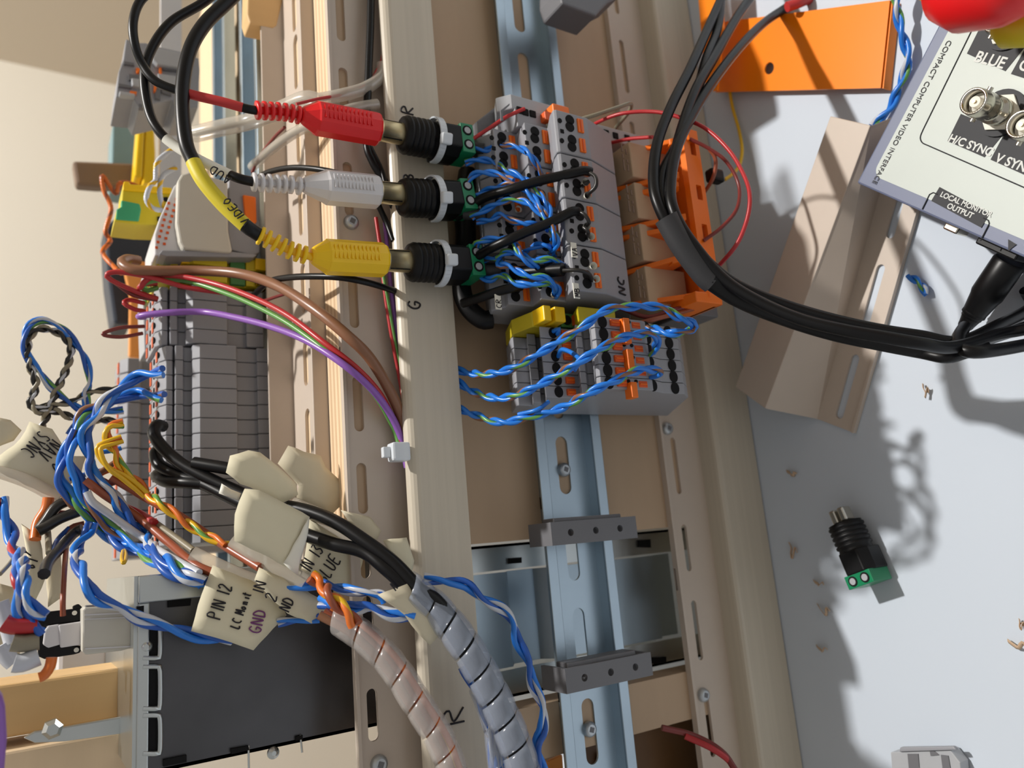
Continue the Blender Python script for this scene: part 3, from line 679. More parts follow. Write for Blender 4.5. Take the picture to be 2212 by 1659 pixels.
# grey cluster at the top left
gc = thing('relay_module', 'grey module with stacked terminals and orange bits behind the black loops, top left', 'module', at(340, 160, y=.40))
def poly(pts, y, th, m, nm, t, bv=.0005): return MB().prism([at(u, v, y=y) for u, v in pts], (0, th, 0), m).build(nm, t, bevel=bv)
poly(((272,84),(300,92),(314,92),(330,98),(394,112),(430,126),(432,150),(428,232),(382,236),(372,215),(300,232),(290,215),(250,210),(256,155),(266,128)), .390, .03, 'grey_plastic', 'housing', gc)
poly(((332,102),(394,114),(396,146),(340,138),(330,128)), .386, .01, 'grey_light', 'upper_face', gc)
for pts in (((278,160),(300,162),(300,172),(278,172)), ((268,132),(290,136),(290,141),(268,138)), ((256,180),(284,185),(284,190),(256,186)), ((350,190),(372,194),(370,206),(350,200)), ((335,190),(346,192),(346,215),(335,212)), ((300,224),(315,226),(312,233),(300,232)), ((352,146),(384,150),(384,154),(352,150))):
    poly(pts, .3885, .003, 'grey_dark', 'recess', gc, 0)
for pts in (((294,146),(308,148),(308,154),(296,156)), ((281,196),(296,198),(294,203),(281,201)), ((334,172),(342,176),(336,198),(332,196)), ((344,146),(349,146),(350,172),(346,172))):
    poly(pts, .3880, .003, 'orange', 'orange_key', gc, 0)
for pts in (((284,168),(312,172),(312,188),(286,184)), ((258,196),(292,202),(292,208),(258,204)), ((340,158),(380,164),(378,184),(346,182))):
    poly(pts, .387, .006, 'grey_light', 'step', gc)
# things far behind on the shelf and bench
def far(name, pts, y, th, m, label, cat, bv=.001): return MB().prism([at(u, v, y=y) for u, v in pts], (0, th, 0), m).build(name, label=label, cat=cat, bevel=bv)
MB().box(XC+.11, XR, .470, .474, at(392,200,y=.47).z, at(346,200,y=.47).z, 'white_plastic').build('duct_wall', label='bright white duct wall running along behind the rails, top left', cat='duct')
far('teal_box', ((243,270),(300,268),(300,395),(262,400),(240,395)), .52, .03, 'teal', 'blurred blue-grey box behind the yellow strips', 'box')
far('brown_bar', ((156,346),(305,352),(305,402),(210,402),(164,398)), .50, .01, 'brown_box', 'brown-grey flat bar standing against the cream wall', 'bar', .002)
ys2 = thing('yellow_strip_block', 'yellow slotted plastic block behind the white plug with two pins', 'block', at(315, 320, y=.47))
for pts in (((300,256),(314,256),(308,384),(290,380)), ((316,250),(332,252),(336,330),(334,392),(308,398),(312,330))):
    poly(pts, .47, .02, 'yellow', 'strip', ys2, .001)
far('dark_module', ((250,468),(340,486),(340,560),(312,575),(282,700),(246,698),(232,600),(229,560),(226,490)), .50, .03, 'navy', 'dark blue-black module behind the ground terminals', 'module', .002)
far('orange_sheet', ((262,558),(322,566),(318,775),(278,770),(280,640)), .49, .004, 'orange_pale', 'pale orange plastic sheet behind the small grey terminals', 'sheet')
gl = thing('end_row', 'slim grey and green edge of a terminal row with orange levers behind the loops', 'terminal row', at(325, 660, y=.40))
poly(((316,575),(342,580),(340,742),(352,752),(312,760),(310,700),(308,640)), .385, .02, 'grey_light', 'housing', gl)
poly(((313,590),(330,592),(330,630),(312,660)), .384, .004, 'green_bright', 'green_part', gl)
for a, b in ((637,662),(692,735)): poly(((325,a),(331,a),(331,b),(325,b)), .383, .004, 'orange_dark', 'release_lever', gl)
# wood box top left and black relay body top middle
far('wooden_block', ((536,-60),(625,-60),(598,55),(590,60),(540,50),(534,30)), .335, .012, 'wood', 'wooden block above the shelf duct at the top edge', 'block', .0008)
far('grey_housing', ((1205,-90),(1345,-90),(1335,-4),(1312,8),(1288,34),(1216,8),(1206,-22)), .236, .016, 'grey_dark', 'dark grey device housing on the rail cut by the top edge', 'housing', .001)
tp = at(560, 920, y=.33)
far('cardboard_piece', ((596,876),(660,880),(682,890),(680,1010),(600,1010)), .3435, .002, 'plywood', 'small brown board piece on the shelf right of the tall grey row', 'board', .0005)
# ================================================================ phono plugs, screw adapters and ties on the cover strip
def along(a, b, t): return a + (b-a)*t
def plug(kind, m, pu, boot, label, y0=.2510):
    """pu: axis ends in the picture; boot: picture path of the ribbed boot, cable end first"""
    a, b = at(*pu[0], y=y0), at(*pu[1], y=y0); ax = (b-a).normalized(); L = (b-a).length
    t = thing('phono_plug', label, 'plug', a)
    def D(u): # distance along the axis for a picture u
        k = (u-pu[0][0])/(pu[1][0]-pu[0][0]); lo, hi = 0, 1
        for _ in range(24):
            mid = (lo+hi)/2; p = a+(b-a)*mid; c = proj(p)[0]
            lo, hi = (mid, hi) if c < u else (lo, mid)
        return lo
    side = ax.cross(-EY).normalized()
    u0, u1, u2, u3 = pu[2]
    k0, k1, k2, k3 = D(u0), D(u1), D(u2), D(u3)
    A, B = a+(b-a)*k0, a+(b-a)*k2
    sh = (k1-k0)/(k2-k0)
    mb = MB(); mb.lathe(A, B, [(0,.0026),(sh*.15,.0034),(sh*.9,.0060),(sh,.0066),(.97,.0066),(1,.0060)], m, 10, False, up=-EY, phase=math.pi/10, sx=.98, sy=1.0)
    body = mb.build('body', t, bevel=.0007)
    r = MB(); c0 = A+(B-A)*(sh+.08)
    n = -EY
    for i in range(12):
        p = A+(B-A)*(sh+.04+.62*i/12*(1-sh)*1.3); r.frame_box(p+n*.0060-side*.0026, ax*.00045, side*.0052, n*.0006, m)
    r.build('grip_rib', t)
    bp = spline([at(*q, y=y0+(q[2] if len(q) > 2 else 0)) if False else at(q[0], q[1], y=y0) for q in boot], .0004)
    cb_ = MB(); cb_.sweep(bp, .0014, m, 10); cb_.build('boot_core', t)
    n_ = 7; N = len(bp)
    for i in range(n_):
        j = int((.03+.88*i/(n_-1))*(N-4)); q = bp[j]; d = (bp[min(N-1,j+3)]-bp[j]).normalized()
        MB().lathe(q-d*.0005, q+d*.0009, [(0,.0027),(.15,.0033),(.85,.0033),(1,.0027)], m, 18, True).build('boot_ring', t)
    C = a+(b-a)*k3
    g = MB(); g.lathe(B, C+ax*.001, [(0,.0046),(.1,.0046),(.11,.0043),(1,.0043)], 'gold', 24)
    g.build('metal_shell', t)
    for w in (0.4, 2.2): MB().frame_box(B+ax*.0012+(side*math.cos(w)+n*math.sin(w))*.00432, ax*(C-B).length*.8, (side*-math.sin(w)+n*math.cos(w))*.0005, (side*math.cos(w)+n*math.sin(w))*.00006, 'hole').build('shell_slit', t)
    return t, ax, side, C
def proj(p):
    d = p - V((0,0,CAMH)); c = V((sum(d[i]*R[i][j] for i in range(3)) for j in range(3)))
    return (CX - F*c.x/c.z, CY + F*c.y/c.z)
def adapter(a, b, label, n, tie=None, both=True):
    """a ribbed end, b green end, n the direction its screws face"""
    ax = (b-a).normalized(); L = (b-a).length; side = ax.cross(n).normalized(); t = thing('screw_adapter', label, 'adapter', a); R_ = .0076
    pr = [(0,.0050),(.02,R_*.93)]
    for i in range(5): s_ = .04+i*.075; pr += [(s_,R_*.90),(s_+.02,R_),(s_+.05,R_),(s_+.07,R_*.90)]
    pr += [(.44,R_*.93),(.47,R_*.93)]
    MB().lathe(a, b, pr, 'black', 26).build('ribbed_sleeve', t)
    h = .0071; p = a+ax*L*.46
    def oct_(o, d, sc, m):
        c = [(-.9,-1),(.9,-1),(1,-.6),(1,.35),(.62,1),(-.62,1),(-1,.35),(-1,-.6)]
        return MB().prism([o+side*(x*h*sc*1.02)+n*(z*h*sc*.98) for x, z in c], d, m)
    oct_(p, ax*L*.35, 1.0, 'black').build('body', t, bevel=.0006)
    g0 = a+ax*L*.80
    MB().frame_box(g0-side*h*.88-n*h*.9, ax*L*.20, side*h*1.80, n*h*1.84, 'green').build('terminal', t, bevel=.0003)
    for k in (-1, 1):
        q = g0+ax*L*.10+side*k*h*.43+n*h*.94
        MB().cyl(q, q+n*.0002, h*.30, 'hole', 18).build('screw_well', t)
        MB().cyl(q+n*.00015, q+n*.00035, h*.20, 'grey_light', 16).build('clamp_screw', t)
    return t
def tie(center, ax, n, rad, label, head_ang, tail=None):
    side = ax.cross(n).normalized(); t = thing('cable_tie', label, 'cable tie', center, 'nylon ties round the adapters')
    pts = [center+(side*math.cos(w)+n*math.sin(w))*rad for w in [math.pi*(-.12+1.24*i/24) for i in range(25)]]
    m = MB()
    for i in range(len(pts)-1):
        a, b = pts[i], pts[i+1]; o = ((a+b)/2-center).normalized()
        m.frame_box(a-ax*.0014-o*.0, (b-a)*1.04, ax*.0028, o*.0007, 'nylon')
    m.build('strap', t)
    w = head_ang; o = side*math.cos(w)+n*math.sin(w); tg = side*-math.sin(w)+n*math.cos(w); c = center+o*(rad+.0007)
    MB().frame_box(c-ax*.0023-tg*.0023, ax*.0046, tg*.0046, o*.0032, 'nylon').build('head', t, bevel=.0008)
    return t
yA = .2520
plugs = []
for kind, m, pu, boot, ad, lab, col in (
    ('r', 'red_plug', ((650,249),(1000,314),(650,684,816,866)), ((553,238),(585,240),(620,243),(660,252)), ((866,290),(1008,316)), 'red phono plug with ribbed boot, uppermost of the three in a row', 'behind the red plug, uppermost'),
    ('w', 'white_plastic', ((655,400),(1000,432),(655,704,815,866)), ((545,393),(580,396),(620,398),(662,404)), ((866,427),(1010,432)), 'white phono plug with ribbed boot between the red and yellow ones', 'behind the white plug, middle one'),
    ('y', 'yellow', ((672,553),(1010,572),(672,705,830,884)), ((560,508),(590,522),(625,540),(676,556)), ((882,566),(1028,573)), 'yellow phono plug with bent ribbed boot, lowest of the three', 'behind the yellow plug, lowest')):
    t, ax, side, C = plug(kind, m, pu, boot, lab, yA)
    a, b = at(*ad[0], y=yA), at(*ad[1], y=yA)
    adapter(a, b, 'black and green screw-terminal adapter strapped to the cover strip, '+col, -EY)
    uu = {'r': 936, 'w': 934, 'y': 945}[kind]; c = a+(b-a)*((uu-ad[0][0])/(ad[1][0]-ad[0][0]))
    tie(c, (b-a).normalized(), -EY, .0085, 'white nylon cable tie round the adapter of the %s plug' % {'r': 'red', 'w': 'white', 'y': 'yellow'}[kind], {'r': 1.15, 'w': 1.2, 'y': 1.35}[kind])
# cable sleeves and the black leads feeding the plugs
def lead(name, pts, r, label, segs, y=.2520):
    """segs: list of (fraction_end, material)"""
    path = spline(px(pts, y), .001); n = len(path); t = thing(name, label, 'cable', path[0]); s0 = 0
    q0 = P(pts[0]); off = min(range(n), key=lambda i: (path[i]-q0).length)
    for fr, m, rr in segs:
        s1 = off+int(fr*(n-1-off)); q = path[s0:s1+2]
        MB().sweep(q, r*rr, m, 14).build('jacket' if m in ('black_soft', 'black') else 'label_sleeve', t, **({'label': {'red_label': 'red label sleeve', 'paper': 'white lettered sleeve', 'yellow_label': 'yellow lettered sleeve'}[m]} if m not in ('black_soft', 'black') else {}))
        s0 = s1
    return t, path
lead('audio_cable', [(345,-30,.262),(305,0,.262),(288,45,.262),(291,95,.263),(308,140,.264),(340,178,.262),(410,203,.258),(480,220,.254),(530,234,.252),(556,239,.252)], .00155, 'thin black cable with red sleeve looping down to the red plug', ((.66,'black_soft',1),(.93,'red_label',1.08),(1,'black_soft',1)))
t1, p1 = lead('audio_cable', [(500,-45,.266),(440,5,.266),(370,48,.266),(328,105,.266),(312,165,.266),(322,240,.266),(345,285,.264),(383,318,.262),(430,345,.258),(485,372,.255),(515,385,.252),(548,393,.252)], .0017, 'black cable with white lettered sleeve ending at the white plug', ((.72,'black_soft',1),(.93,'paper',1.05),(1,'black_soft',1)))
t2, p2_ = lead('video_cable', [(560,-60,.258),(490,5,.258),(440,55,.258),(408,115,.258),(394,200,.258),(400,300,.257),(418,350,.256),(440,392,.254),(480,440,.252),(530,487,.250),(548,500,.251),(562,509,.252)], .0023, 'thick black cable with yellow lettered sleeve ending at the yellow plug', ((.745,'black_soft',1.08),(.955,'yellow_label',1.12),(1,'black_soft',1.05)))
def on_cable(s, uv0, uv1, y, h, parent, m='ink'):
    a, b = at(*uv0, y=y), at(*uv1, y=y); ex = (b-a).normalized(); ey = (-EY).cross(ex) ; scrawl(s, a, ex, ey, h, parent, m, .00024)
on_cable('VIDEO', (540,478), (470,400), .2468, .0028, t2); on_cable('AUD', (500,384), (440,343), .2500, .0030, t1)

# thick black loops at the top, over the bench
loop = thing('cable_bundle', 'bundle of thick black leads curving from the top edge round to the interface box', 'cable bundle', at(1450, 300, y=.19))
mainp = [((1575,-40),(1530,60),(1490,150),(1450,230),(1420,310),(1412,390),(1425,450),(1470,530),(1530,600),(1600,645),(1700,682),(1800,712),(1900,735),(1990,752),(2070,758),(2130,735),(2240,690)),
         ((1640,-40),(1590,40),(1545,120),(1505,190),(1475,270),(1455,350),(1445,430),(1480,510),(1545,582),(1610,625),(1705,662),(1800,690),(1900,712),(1990,726),(2070,738),(2150,705),(2240,650)),
         ((1700,15),(1650,50),(1600,100),(1545,170),(1500,240),(1462,320),(1448,400),(1455,455),(1490,518),(1560,600),(1640,652),(1730,690),(1820,712),(1910,728),(1990,742),(2060,750),(2160,722),(2240,705)),
         ((1560,-40),(1550,60),(1525,130),(1500,220),(1470,300),(1430,380),(1435,455),(1475,545),(1535,612),(1600,655),(1700,694),(1800,724),(1900,745),(1990,762),(2045,772),(2085,762),(2130,748))]
yy_ = [.205,.200,.195,.192,.190,.188,.186,.184,.182,.178,.170,.160,.150,.141,.134,.131,.128]
for k, pts in enumerate(mainp):
    ys_ = yy_ + [.12]*3
    q = [(a[0], a[1], ys_[i]-(.0016 if k in (1, 2) else 0)) for i, a in enumerate(pts)]
    MB().sweep(spline(px(q), .0015), .0021, 'black_soft', 12).build('lead', loop)
hp = [(1440,470,.1840),(1475,530,.1830),(1520,590,.1815),(1540,608,.1805)]
MB().sweep(spline(px(hp), .001), .0052, 'shrink', 16, flat=(1,.8)).build('wrap_sleeve', loop)
MB().sweep(spline(px([(1535,603,.180),(1600,643,.177),(1700,680,.170),(1800,708,.160),(1900,731,.150),(1990,748,.141),(2060,754,.135)]), .002), .0040, 'black', 16, flat=(1.05,.85)).build('braided_sleeve', loop)
MB().sweep(spline(px([(1700,15,.194),(1735,2,.19),(1770,-20,.19)]), .001), .0024, 'red_label', 12).build('red_sleeve', loop)

# ================================================================ leads in the duct and over the panel
cable('cable', ((802,-40),(800,60),(796,160),(792,300),(805,350),(835,400),(850,440)), .0016, 'black_soft', 'black cable running down the upper duct left of the cover strip', y=.2680)
cable('cable', ((545,640,.33),(580,610,.305),(620,600,.288),(680,597,.272),(740,600,.262),(800,612,.262),(858,630,.267)), .0013, 'black_soft', 'black cable arching from the shelf under the yellow plug')
cable('cable', ((540,395,.33),(580,372,.305),(640,362,.285),(720,372,.268),(790,400,.264),(830,470,.268),(850,520,.266)), .0012, 'black_soft', 'thin black cable arching above the white plug body')
cable('cable', ((800,318,.268),(825,370,.267),(838,420,.266),(856,470,.266)), .0010, 'black_soft', 'short black cable slipping under the cover strip below the red plug')
wire(((812,470),(822,540),(830,620),(845,720),(860,800),(872,870),(880,960)), 'crimson wire lying in the upper duct beside the cover strip', 'w_red', .0008, y=.2690)
wire(((822,560),(836,640),(850,720),(866,800),(876,880),(882,960)), 'green wire lying in the upper duct beside the crimson one', 'w_green', .0007, y=.2685)
wire(((832,480),(842,600),(855,700),(868,790),(880,900),(884,1000),(886,1080)), 'purple wire lying deep in the upper duct', 'w_purple', .0009, y=.2695)
wire(((822,-30),(828,60),(826,120),(815,150),(790,185),(745,203),(690,213),(640,225)), 'thin dark red wire leaving the duct top and crossing behind the red plug', 'w_red', .0006, y=.2680)
b_ = .3400
wire(((300,563,.352),(275,560,.349),(264,568,.345),(285,582,.341),(340,585,.338),(430,585,.334),(520,592,.318),(600,618,.293),(680,668,.272),(750,725,.262),(800,775,.262),(845,850,.266),(868,905,.269),(880,960,.2685)), 'thick brown wire arching from the ground terminal into the duct', 'w_brown', .0022)
wire(((338,612,.350),(310,614,.348),(302,622,.345),(325,600,.342),(380,596,.338),(460,612,.325),(540,640,.306),(620,680,.286),(700,740,.269),(770,795,.264),(820,850,.266),(850,910,.27),(868,962,.2685)), 'red wire arching beside the green one into the duct', 'w_red', .0012)
wire(((340,622,.351),(315,628,.349),(308,616,.346),(340,605,.342),(400,606,.338),(470,627,.324),(540,655,.306),(620,697,.286),(700,754,.269),(765,806,.264),(815,860,.266),(848,920,.27),(866,970,.2685)), 'green wire arching under the red one into the duct', 'w_green', .0011)
wire(((312,684,.349),(300,684,.346),(318,680,.342),(370,675,.337),(440,674,.333),(500,684,.318),(580,704,.297),(660,735,.277),(740,786,.263),(800,838,.263),(840,890,.267),(866,945,.2685),(880,1010,.268)), 'purple wire arching from the terminals down to the nylon clamp', 'w_purple', .0014)
wire(((340,645,.350),(300,632,.347),(240,605,.345),(232,592,.344),(260,588,.343),(330,600,.340),(400,620,.336),(480,632,.331),(540,640,.322)), 'dark red wire looping far left over the small grey terminals', 'w_red', .0011)
wire(((340,648,.3505),(290,638,.349),(255,615,.347),(236,600,.3455)), 'blackish wire of the far left loop', 'w_darkred', .0010)
wire(((312,655,.352),(280,648,.35),(268,655,.348),(290,668,.349),(312,672,.352)), 'short red jumper loop at the terminal edge', 'w_red', .0010)
wire(((312,705,.352),(260,708,.35),(222,722,.348),(260,728,.35),(308,720,.352)), 'thin brown-red jumper loop reaching farthest left', 'w_darkred', .0008)
wire(((350,455,.40),(300,405,.40),(260,395,.40),(250,418,.40),(222,380,.40),(224,410,.40),(240,450,.40),(228,500,.40),(238,520,.40),(222,545,.39),(245,575,.38),(262,590,.37)), 'wavy orange wire hanging left of the ground terminals', 'w_orange', .0012, stripe='w_copper')
wire(((380,362,.35),(352,380,.35),(345,410,.35),(350,440,.35),(365,470,.35)), 'white wire with yellow bands curving left of the surge protector', 'w_white', .0012, stripe='w_yellow')
wire(((375,320,.35),(340,350,.35),(336,390,.35),(325,400,.35),(316,430,.35),(330,450,.35),(356,455,.35)), 'white and yellow wire making a hook over the ground terminal', 'w_white', .0012, stripe='w_yellow')
nc = thing('nylon_clamp', 'white square nylon tie head at the duct edge beside the purple wire', 'cable tie', at(855, 978, y=.264))
p = at(858, 978, y=.2640); MB().box(p.x-.0035, p.x+.0035, .2595, .2655, p.z-.0036, p.z+.0036, 'nylon').build('head', nc, bevel=.0009); MB().box(p.x-.002, p.x+.002, .2615, .2640, p.z+.0034, p.z+.0065, 'nylon').build('tail', nc, bevel=.0004)
# translucent sleeves behind the red plug
for pts, r, lab in ((((420,290,.33),(470,278,.32),(540,262,.31),(600,240,.293),(660,215,.278),(690,222,.274)), .0036, 'wide clear plastic sleeve behind the red plug boot'),
                    (((545,360,.335),(590,320,.305),(640,285,.286),(700,258,.270),(760,235,.267),(815,225,.267)), .0022, 'clear spiral sleeve with grey wires under the red plug'),
                    (((690,215,.272),(740,205,.268),(790,190,.268),(822,165,.268),(826,140,.268)), .0026, 'clear bent tube entering the duct above the red plug')):
    path = spline(px(pts), .0015); t = thing('clear_sleeve', lab, 'sleeve', path[0]); MB().sweep(path, r, 'clear_tube', 14, caps=False).build('tube', t)
    for k, (m, dz) in enumerate((('w_grey', .0006), ('w_white', -.0006))): MB().sweep([q+V((0,0,dz)) for q in path], r*.28, m, 6).build('wire', t)
wire(((545,372,.335),(560,340,.32),(590,300,.300),(615,275,.288)), 'thin dark red wire rising behind the white plug boot', 'w_darkred', .0007)
wire(((500,640,.33),(560,650,.315),(600,640,.300),(635,628,.288)), 'short brown-red wire stub on the shelf', 'w_darkred', .0007)

# ================================================================ blue pairs between adapters and relay sockets
BP = ('w_blue', 'w_brown'), ('w_blue', 'w_green')
specs = [(((1010,320,.250),(1050,324,.246),(1085,314,.240),(1120,318,.234),(1150,340,.229),(1172,385,.231)), 0, 'blue wire pair arching from the top adapter to the first socket'),
 (((1005,352,.250),(1035,345,.247),(1065,350,.243),(1095,368,.236),(1130,385,.231),(1160,410,.226),(1185,450,.222),(1194,500,.221),(1196,522,.229)), 1, 'blue and green wire pair from the top adapter curving down past the middle sockets'),
 (((1005,405,.248),(1020,380,.244),(1045,372,.240),(1080,378,.236),(1110,392,.231)), 0, 'blue wire pair with a wavy end above the second adapter'),
 (((1018,428,.249),(1050,412,.243),(1085,402,.236),(1115,398,.231),(1150,425,.226),(1178,465,.222),(1186,500,.229)), 0, 'blue wire pair from the middle adapter sweeping over the black cable'),
 (((1018,470,.249),(1045,455,.244),(1080,437,.237),(1120,432,.231),(1150,445,.226),(1185,480,.221),(1202,520,.219),(1190,548,.228)), 1, 'blue pair with green stripe sweeping in a wide bend beside the orange levers'),
 (((1030,478,.249),(1060,475,.244),(1082,464,.239),(1110,478,.235),(1150,485,.230),(1178,492,.232)), 0, 'short blue wire pair dipping under the second black lead'),
 (((1028,545,.249),(1030,525,.244),(1050,518,.240),(1090,516,.235),(1112,526,.231),(1125,552,.228),(1150,572,.227),(1180,586,.231)), 0, 'blue wire pair looping up from the yellow plug adapter'),
 (((1075,556,.240),(1090,545,.236),(1120,548,.232),(1150,562,.227),(1190,560,.223),(1214,575,.224),(1196,577,.230)), 1, 'blue wire pair with a small hook end near the third socket'),
 (((1040,562,.249),(1080,558,.241),(1078,572,.238),(1100,575,.235),(1140,596,.229),(1180,600,.225),(1205,622,.226),(1200,640,.231)), 1, 'blue and green pair ending in the ringed hole of the lowest socket'),
 (((1042,600,.249),(1060,604,.245),(1085,594,.240),(1115,612,.234),(1150,615,.229),(1185,612,.226),(1202,636,.231)), 1, 'blue and green pair lowest of those from the yellow plug adapter'),
 (((1130,545,.234),(1160,530,.228),(1185,532,.224),(1198,550,.229)), 0, 'short blue wire arch beside the third socket levers')]
for pts, c, lab in specs: pair(pts, lab, (BP[c], BP[1-c]) if len(pts) > 7 else (BP[c],)*2, r=.00078, pitch=.017, group='blue pairs at the relay sockets')
for pts, lab in ((((1000,316,.2515),(1045,322,.2475)), 'dark shrink sleeve on the wires of the top adapter'), (((1002,430,.2515),(1045,428,.248)), 'dark shrink sleeve on the wires of the middle adapter'), (((1002,462,.2515),(1050,464,.246)), 'dark shrink sleeve under the middle adapter wires'), (((1024,560,.2515),(1082,558,.244)), 'upper dark shrink sleeve at the yellow plug adapter'), (((1024,585,.2515),(1085,583,.244)), 'lower dark shrink sleeve at the yellow plug adapter')):
    cable('shrink_sleeve', pts, .0023, 'shrink', lab, cat='sleeve', seg=12, group='shrink sleeves')
for pts, r, lab in ((((985,470,.256),(1040,430,.244),(1100,410,.232),(1160,392,.224),(1220,378,.218),(1262,369,.215),(1276,372,.2145)), .0019, 'thick black coax lead ending at the second relay socket'),
   (((990,590,.258),(1040,548,.244),(1090,522,.232),(1140,500,.226),(1190,480,.220),(1236,457,.216),(1248,458,.216)), .0019, 'thick black coax lead crossing the third relay socket'),
   (((1000,655,.256),(1040,642,.246),(1075,630,.240),(1105,622,.236),(1125,618,.236)), .0019, 'thick black coax lead at the lowest relay socket'),
   (((1085,590,.246),(1140,588,.234),(1190,584,.225),(1216,582,.2205)), .0026, 'dark sleeved lead between the blue pairs and the white ferrules')):
    cable('coax_lead', pts, r, 'black_soft', lab, seg=12)
fer = thing('ferrule_wires', 'black cores with white ferrules entering the relay socket front levels', 'wire', at(1268, 440, y=.214))
for pts in (((1270,371,.2145),(1286,382,.211),(1287,402,.211),(1274,416,.214),(1264,428,.2185)), ((1272,392,.2150),(1262,398,.216),(1258,402,.2185)), ((1246,457,.2160),(1262,463,.213),(1272,480,.213),(1262,492,.2175)), ((1262,492,.214),(1270,500,.213),(1270,515,.2175)), ((1216,584,.2190),(1250,584,.214),(1272,592,.214),(1280,606,.2175))):
    MB().sweep(spline(px(pts), .0006), .0008, 'w_black', 8).build('core', fer)
for u, v in ((1258,399),(1262,427),(1261,493),(1270,515),(1275,578),(1281,606)):
    p = at(u, v, y=.2182); MB().lathe(p+V((0,.0002,0)), p+V((-.0004,-.0030,.0006)), [(0,.0009),(.5,.0011),(1,.0015)], 'paper', 14, True, caps=False).build('ferrule', fer)
for u, v, y in ((1119,607,.240),(1116,455,.240),(1193,638,.231)):
    p = at(u, v, y=y); MB().lathe(p, p+V((0,-.0016,0)), [(0,.0009),(1,.0015)], 'paper', 14, True, caps=False).build('ferrule', fer)
# wires round the top terminal and right of the orange frame
wire(((1022,300,.246),(1060,275,.241),(1095,252,.236),(1133,235,.2335)), 'red wire slanting across the topmost grey terminal', 'w_red', .0008)
wire(((1180,272,.233),(1220,266,.228),(1280,250,.222),(1335,232,.219),(1362,224,.220),(1358,242,.226),(1330,276,.238)), 'grey-brown wire making a sharp bend above the orange clips', 'w_grey', .0009)
wire(((1262,285,.238),(1290,265,.226),(1340,246,.214),(1400,241,.204),(1450,248,.196),(1520,275,.186),(1575,325,.178),(1610,385,.172),(1620,430,.170),(1612,480,.172),(1590,530,.176),(1548,580,.185)), 'long red wire looping out over the bench from the top terminal', 'w_red', .0008)
wire(((1322,308,.238),(1360,300,.228),(1410,296,.216)), 'short dark pink wire behind the topmost orange clip', 'w_red', .0008)
wire(((1490,300,.21),(1530,320,.206),(1570,350,.202),(1596,400,.20),(1592,450,.20),(1560,490,.205),(1520,520,.21)), 'brown-red wire making a smaller loop right of the orange frame', 'w_darkred', .0008)
wire(((1530,318,.206),(1546,345,.206),(1540,385,.21),(1515,425,.22)), 'dark brown wire curling behind the orange frame', 'w_copper', .0009)
wire(((1340,665,.232),(1400,685,.225),(1460,668,.22),(1545,652,.222)), 'reddish wire below the orange frame end', 'w_darkred', .0010)
wire(((1375,700,.224),(1420,688,.22),(1480,672,.22),(1550,650,.222)), 'brown wire beside the reddish one below the orange frame', 'w_copper', .0010)
p = at(1546, 380, y=.215); MB().box(p.x-.003, p.x+.003, .213, .218, p.z-.004, p.z+.004, 'black').build('wire_splice', label='small black splice on the wire right of the orange frame', cat='splice', bevel=.0012)
# blue pairs over the lower grey stack
L3 = 'blue twisted pair leaving under the cover strip, %s'
pair(((985,798,.266),(1010,805,.262),(1050,808,.250),(1100,798,.238),(1150,772,.228),(1200,742,.220),(1260,705,.210),(1310,670,.205),(1360,663,.203),(1430,664,.200),(1465,686,.198),(1496,698,.198),(1494,712,.200),(1450,720,.203),(1400,706,.214)), L3 % 'highest, ending in a loop beyond the stack', BP, r=.00092, pitch=.018, group='long blue pairs')
pair(((985,822,.266),(1020,845,.260),(1075,860,.245),(1130,848,.232),(1190,818,.222),(1250,782,.210),(1300,752,.205),(1350,728,.205),(1400,722,.206),(1420,735,.207),(1408,765,.2155)), L3 % 'middle one, ending at the right holes', BP, r=.00092, pitch=.018, group='long blue pairs')
pair(((985,880,.266),(1030,898,.258),(1085,912,.246),(1145,900,.236),(1210,882,.226),(1270,850,.212),(1330,822,.206),(1380,800,.206),(1424,802,.209),(1410,815,.2155)), L3 % 'lowest, crossing the foot of the stack', BP, r=.00092, pitch=.018, group='long blue pairs')
wire(((1195,716,.2335),(1208,710,.230),(1204,722,.233)), 'tiny blue wire end in the top left hole of the stack', 'w_blue', .0009)
wire(((1206,770,.2335),(1214,755,.228),(1235,762,.222),(1252,778,.215),(1240,800,.215)), 'blue wire hooking out of a hole toward the middle pair', 'w_blue', .0009)
wire(((1120,895,.240),(1160,885,.232),(1185,868,.232)), 'short blue wire entering low on the stack flank', 'w_blue', .0008)

cable('cable', ((1002,560,.262),(996,615,.262),(1010,662,.260),(1040,690,.258),(1060,690,.257)), .0040, 'black', 'thick black cable bend in the gap below the yellow plug adapter')
cable('cable', ((1012,372,.269),(1002,440,.268),(1006,510,.267),(1000,590,.266)), .0044, 'black', 'thick black cable against the board behind the adapter wires')
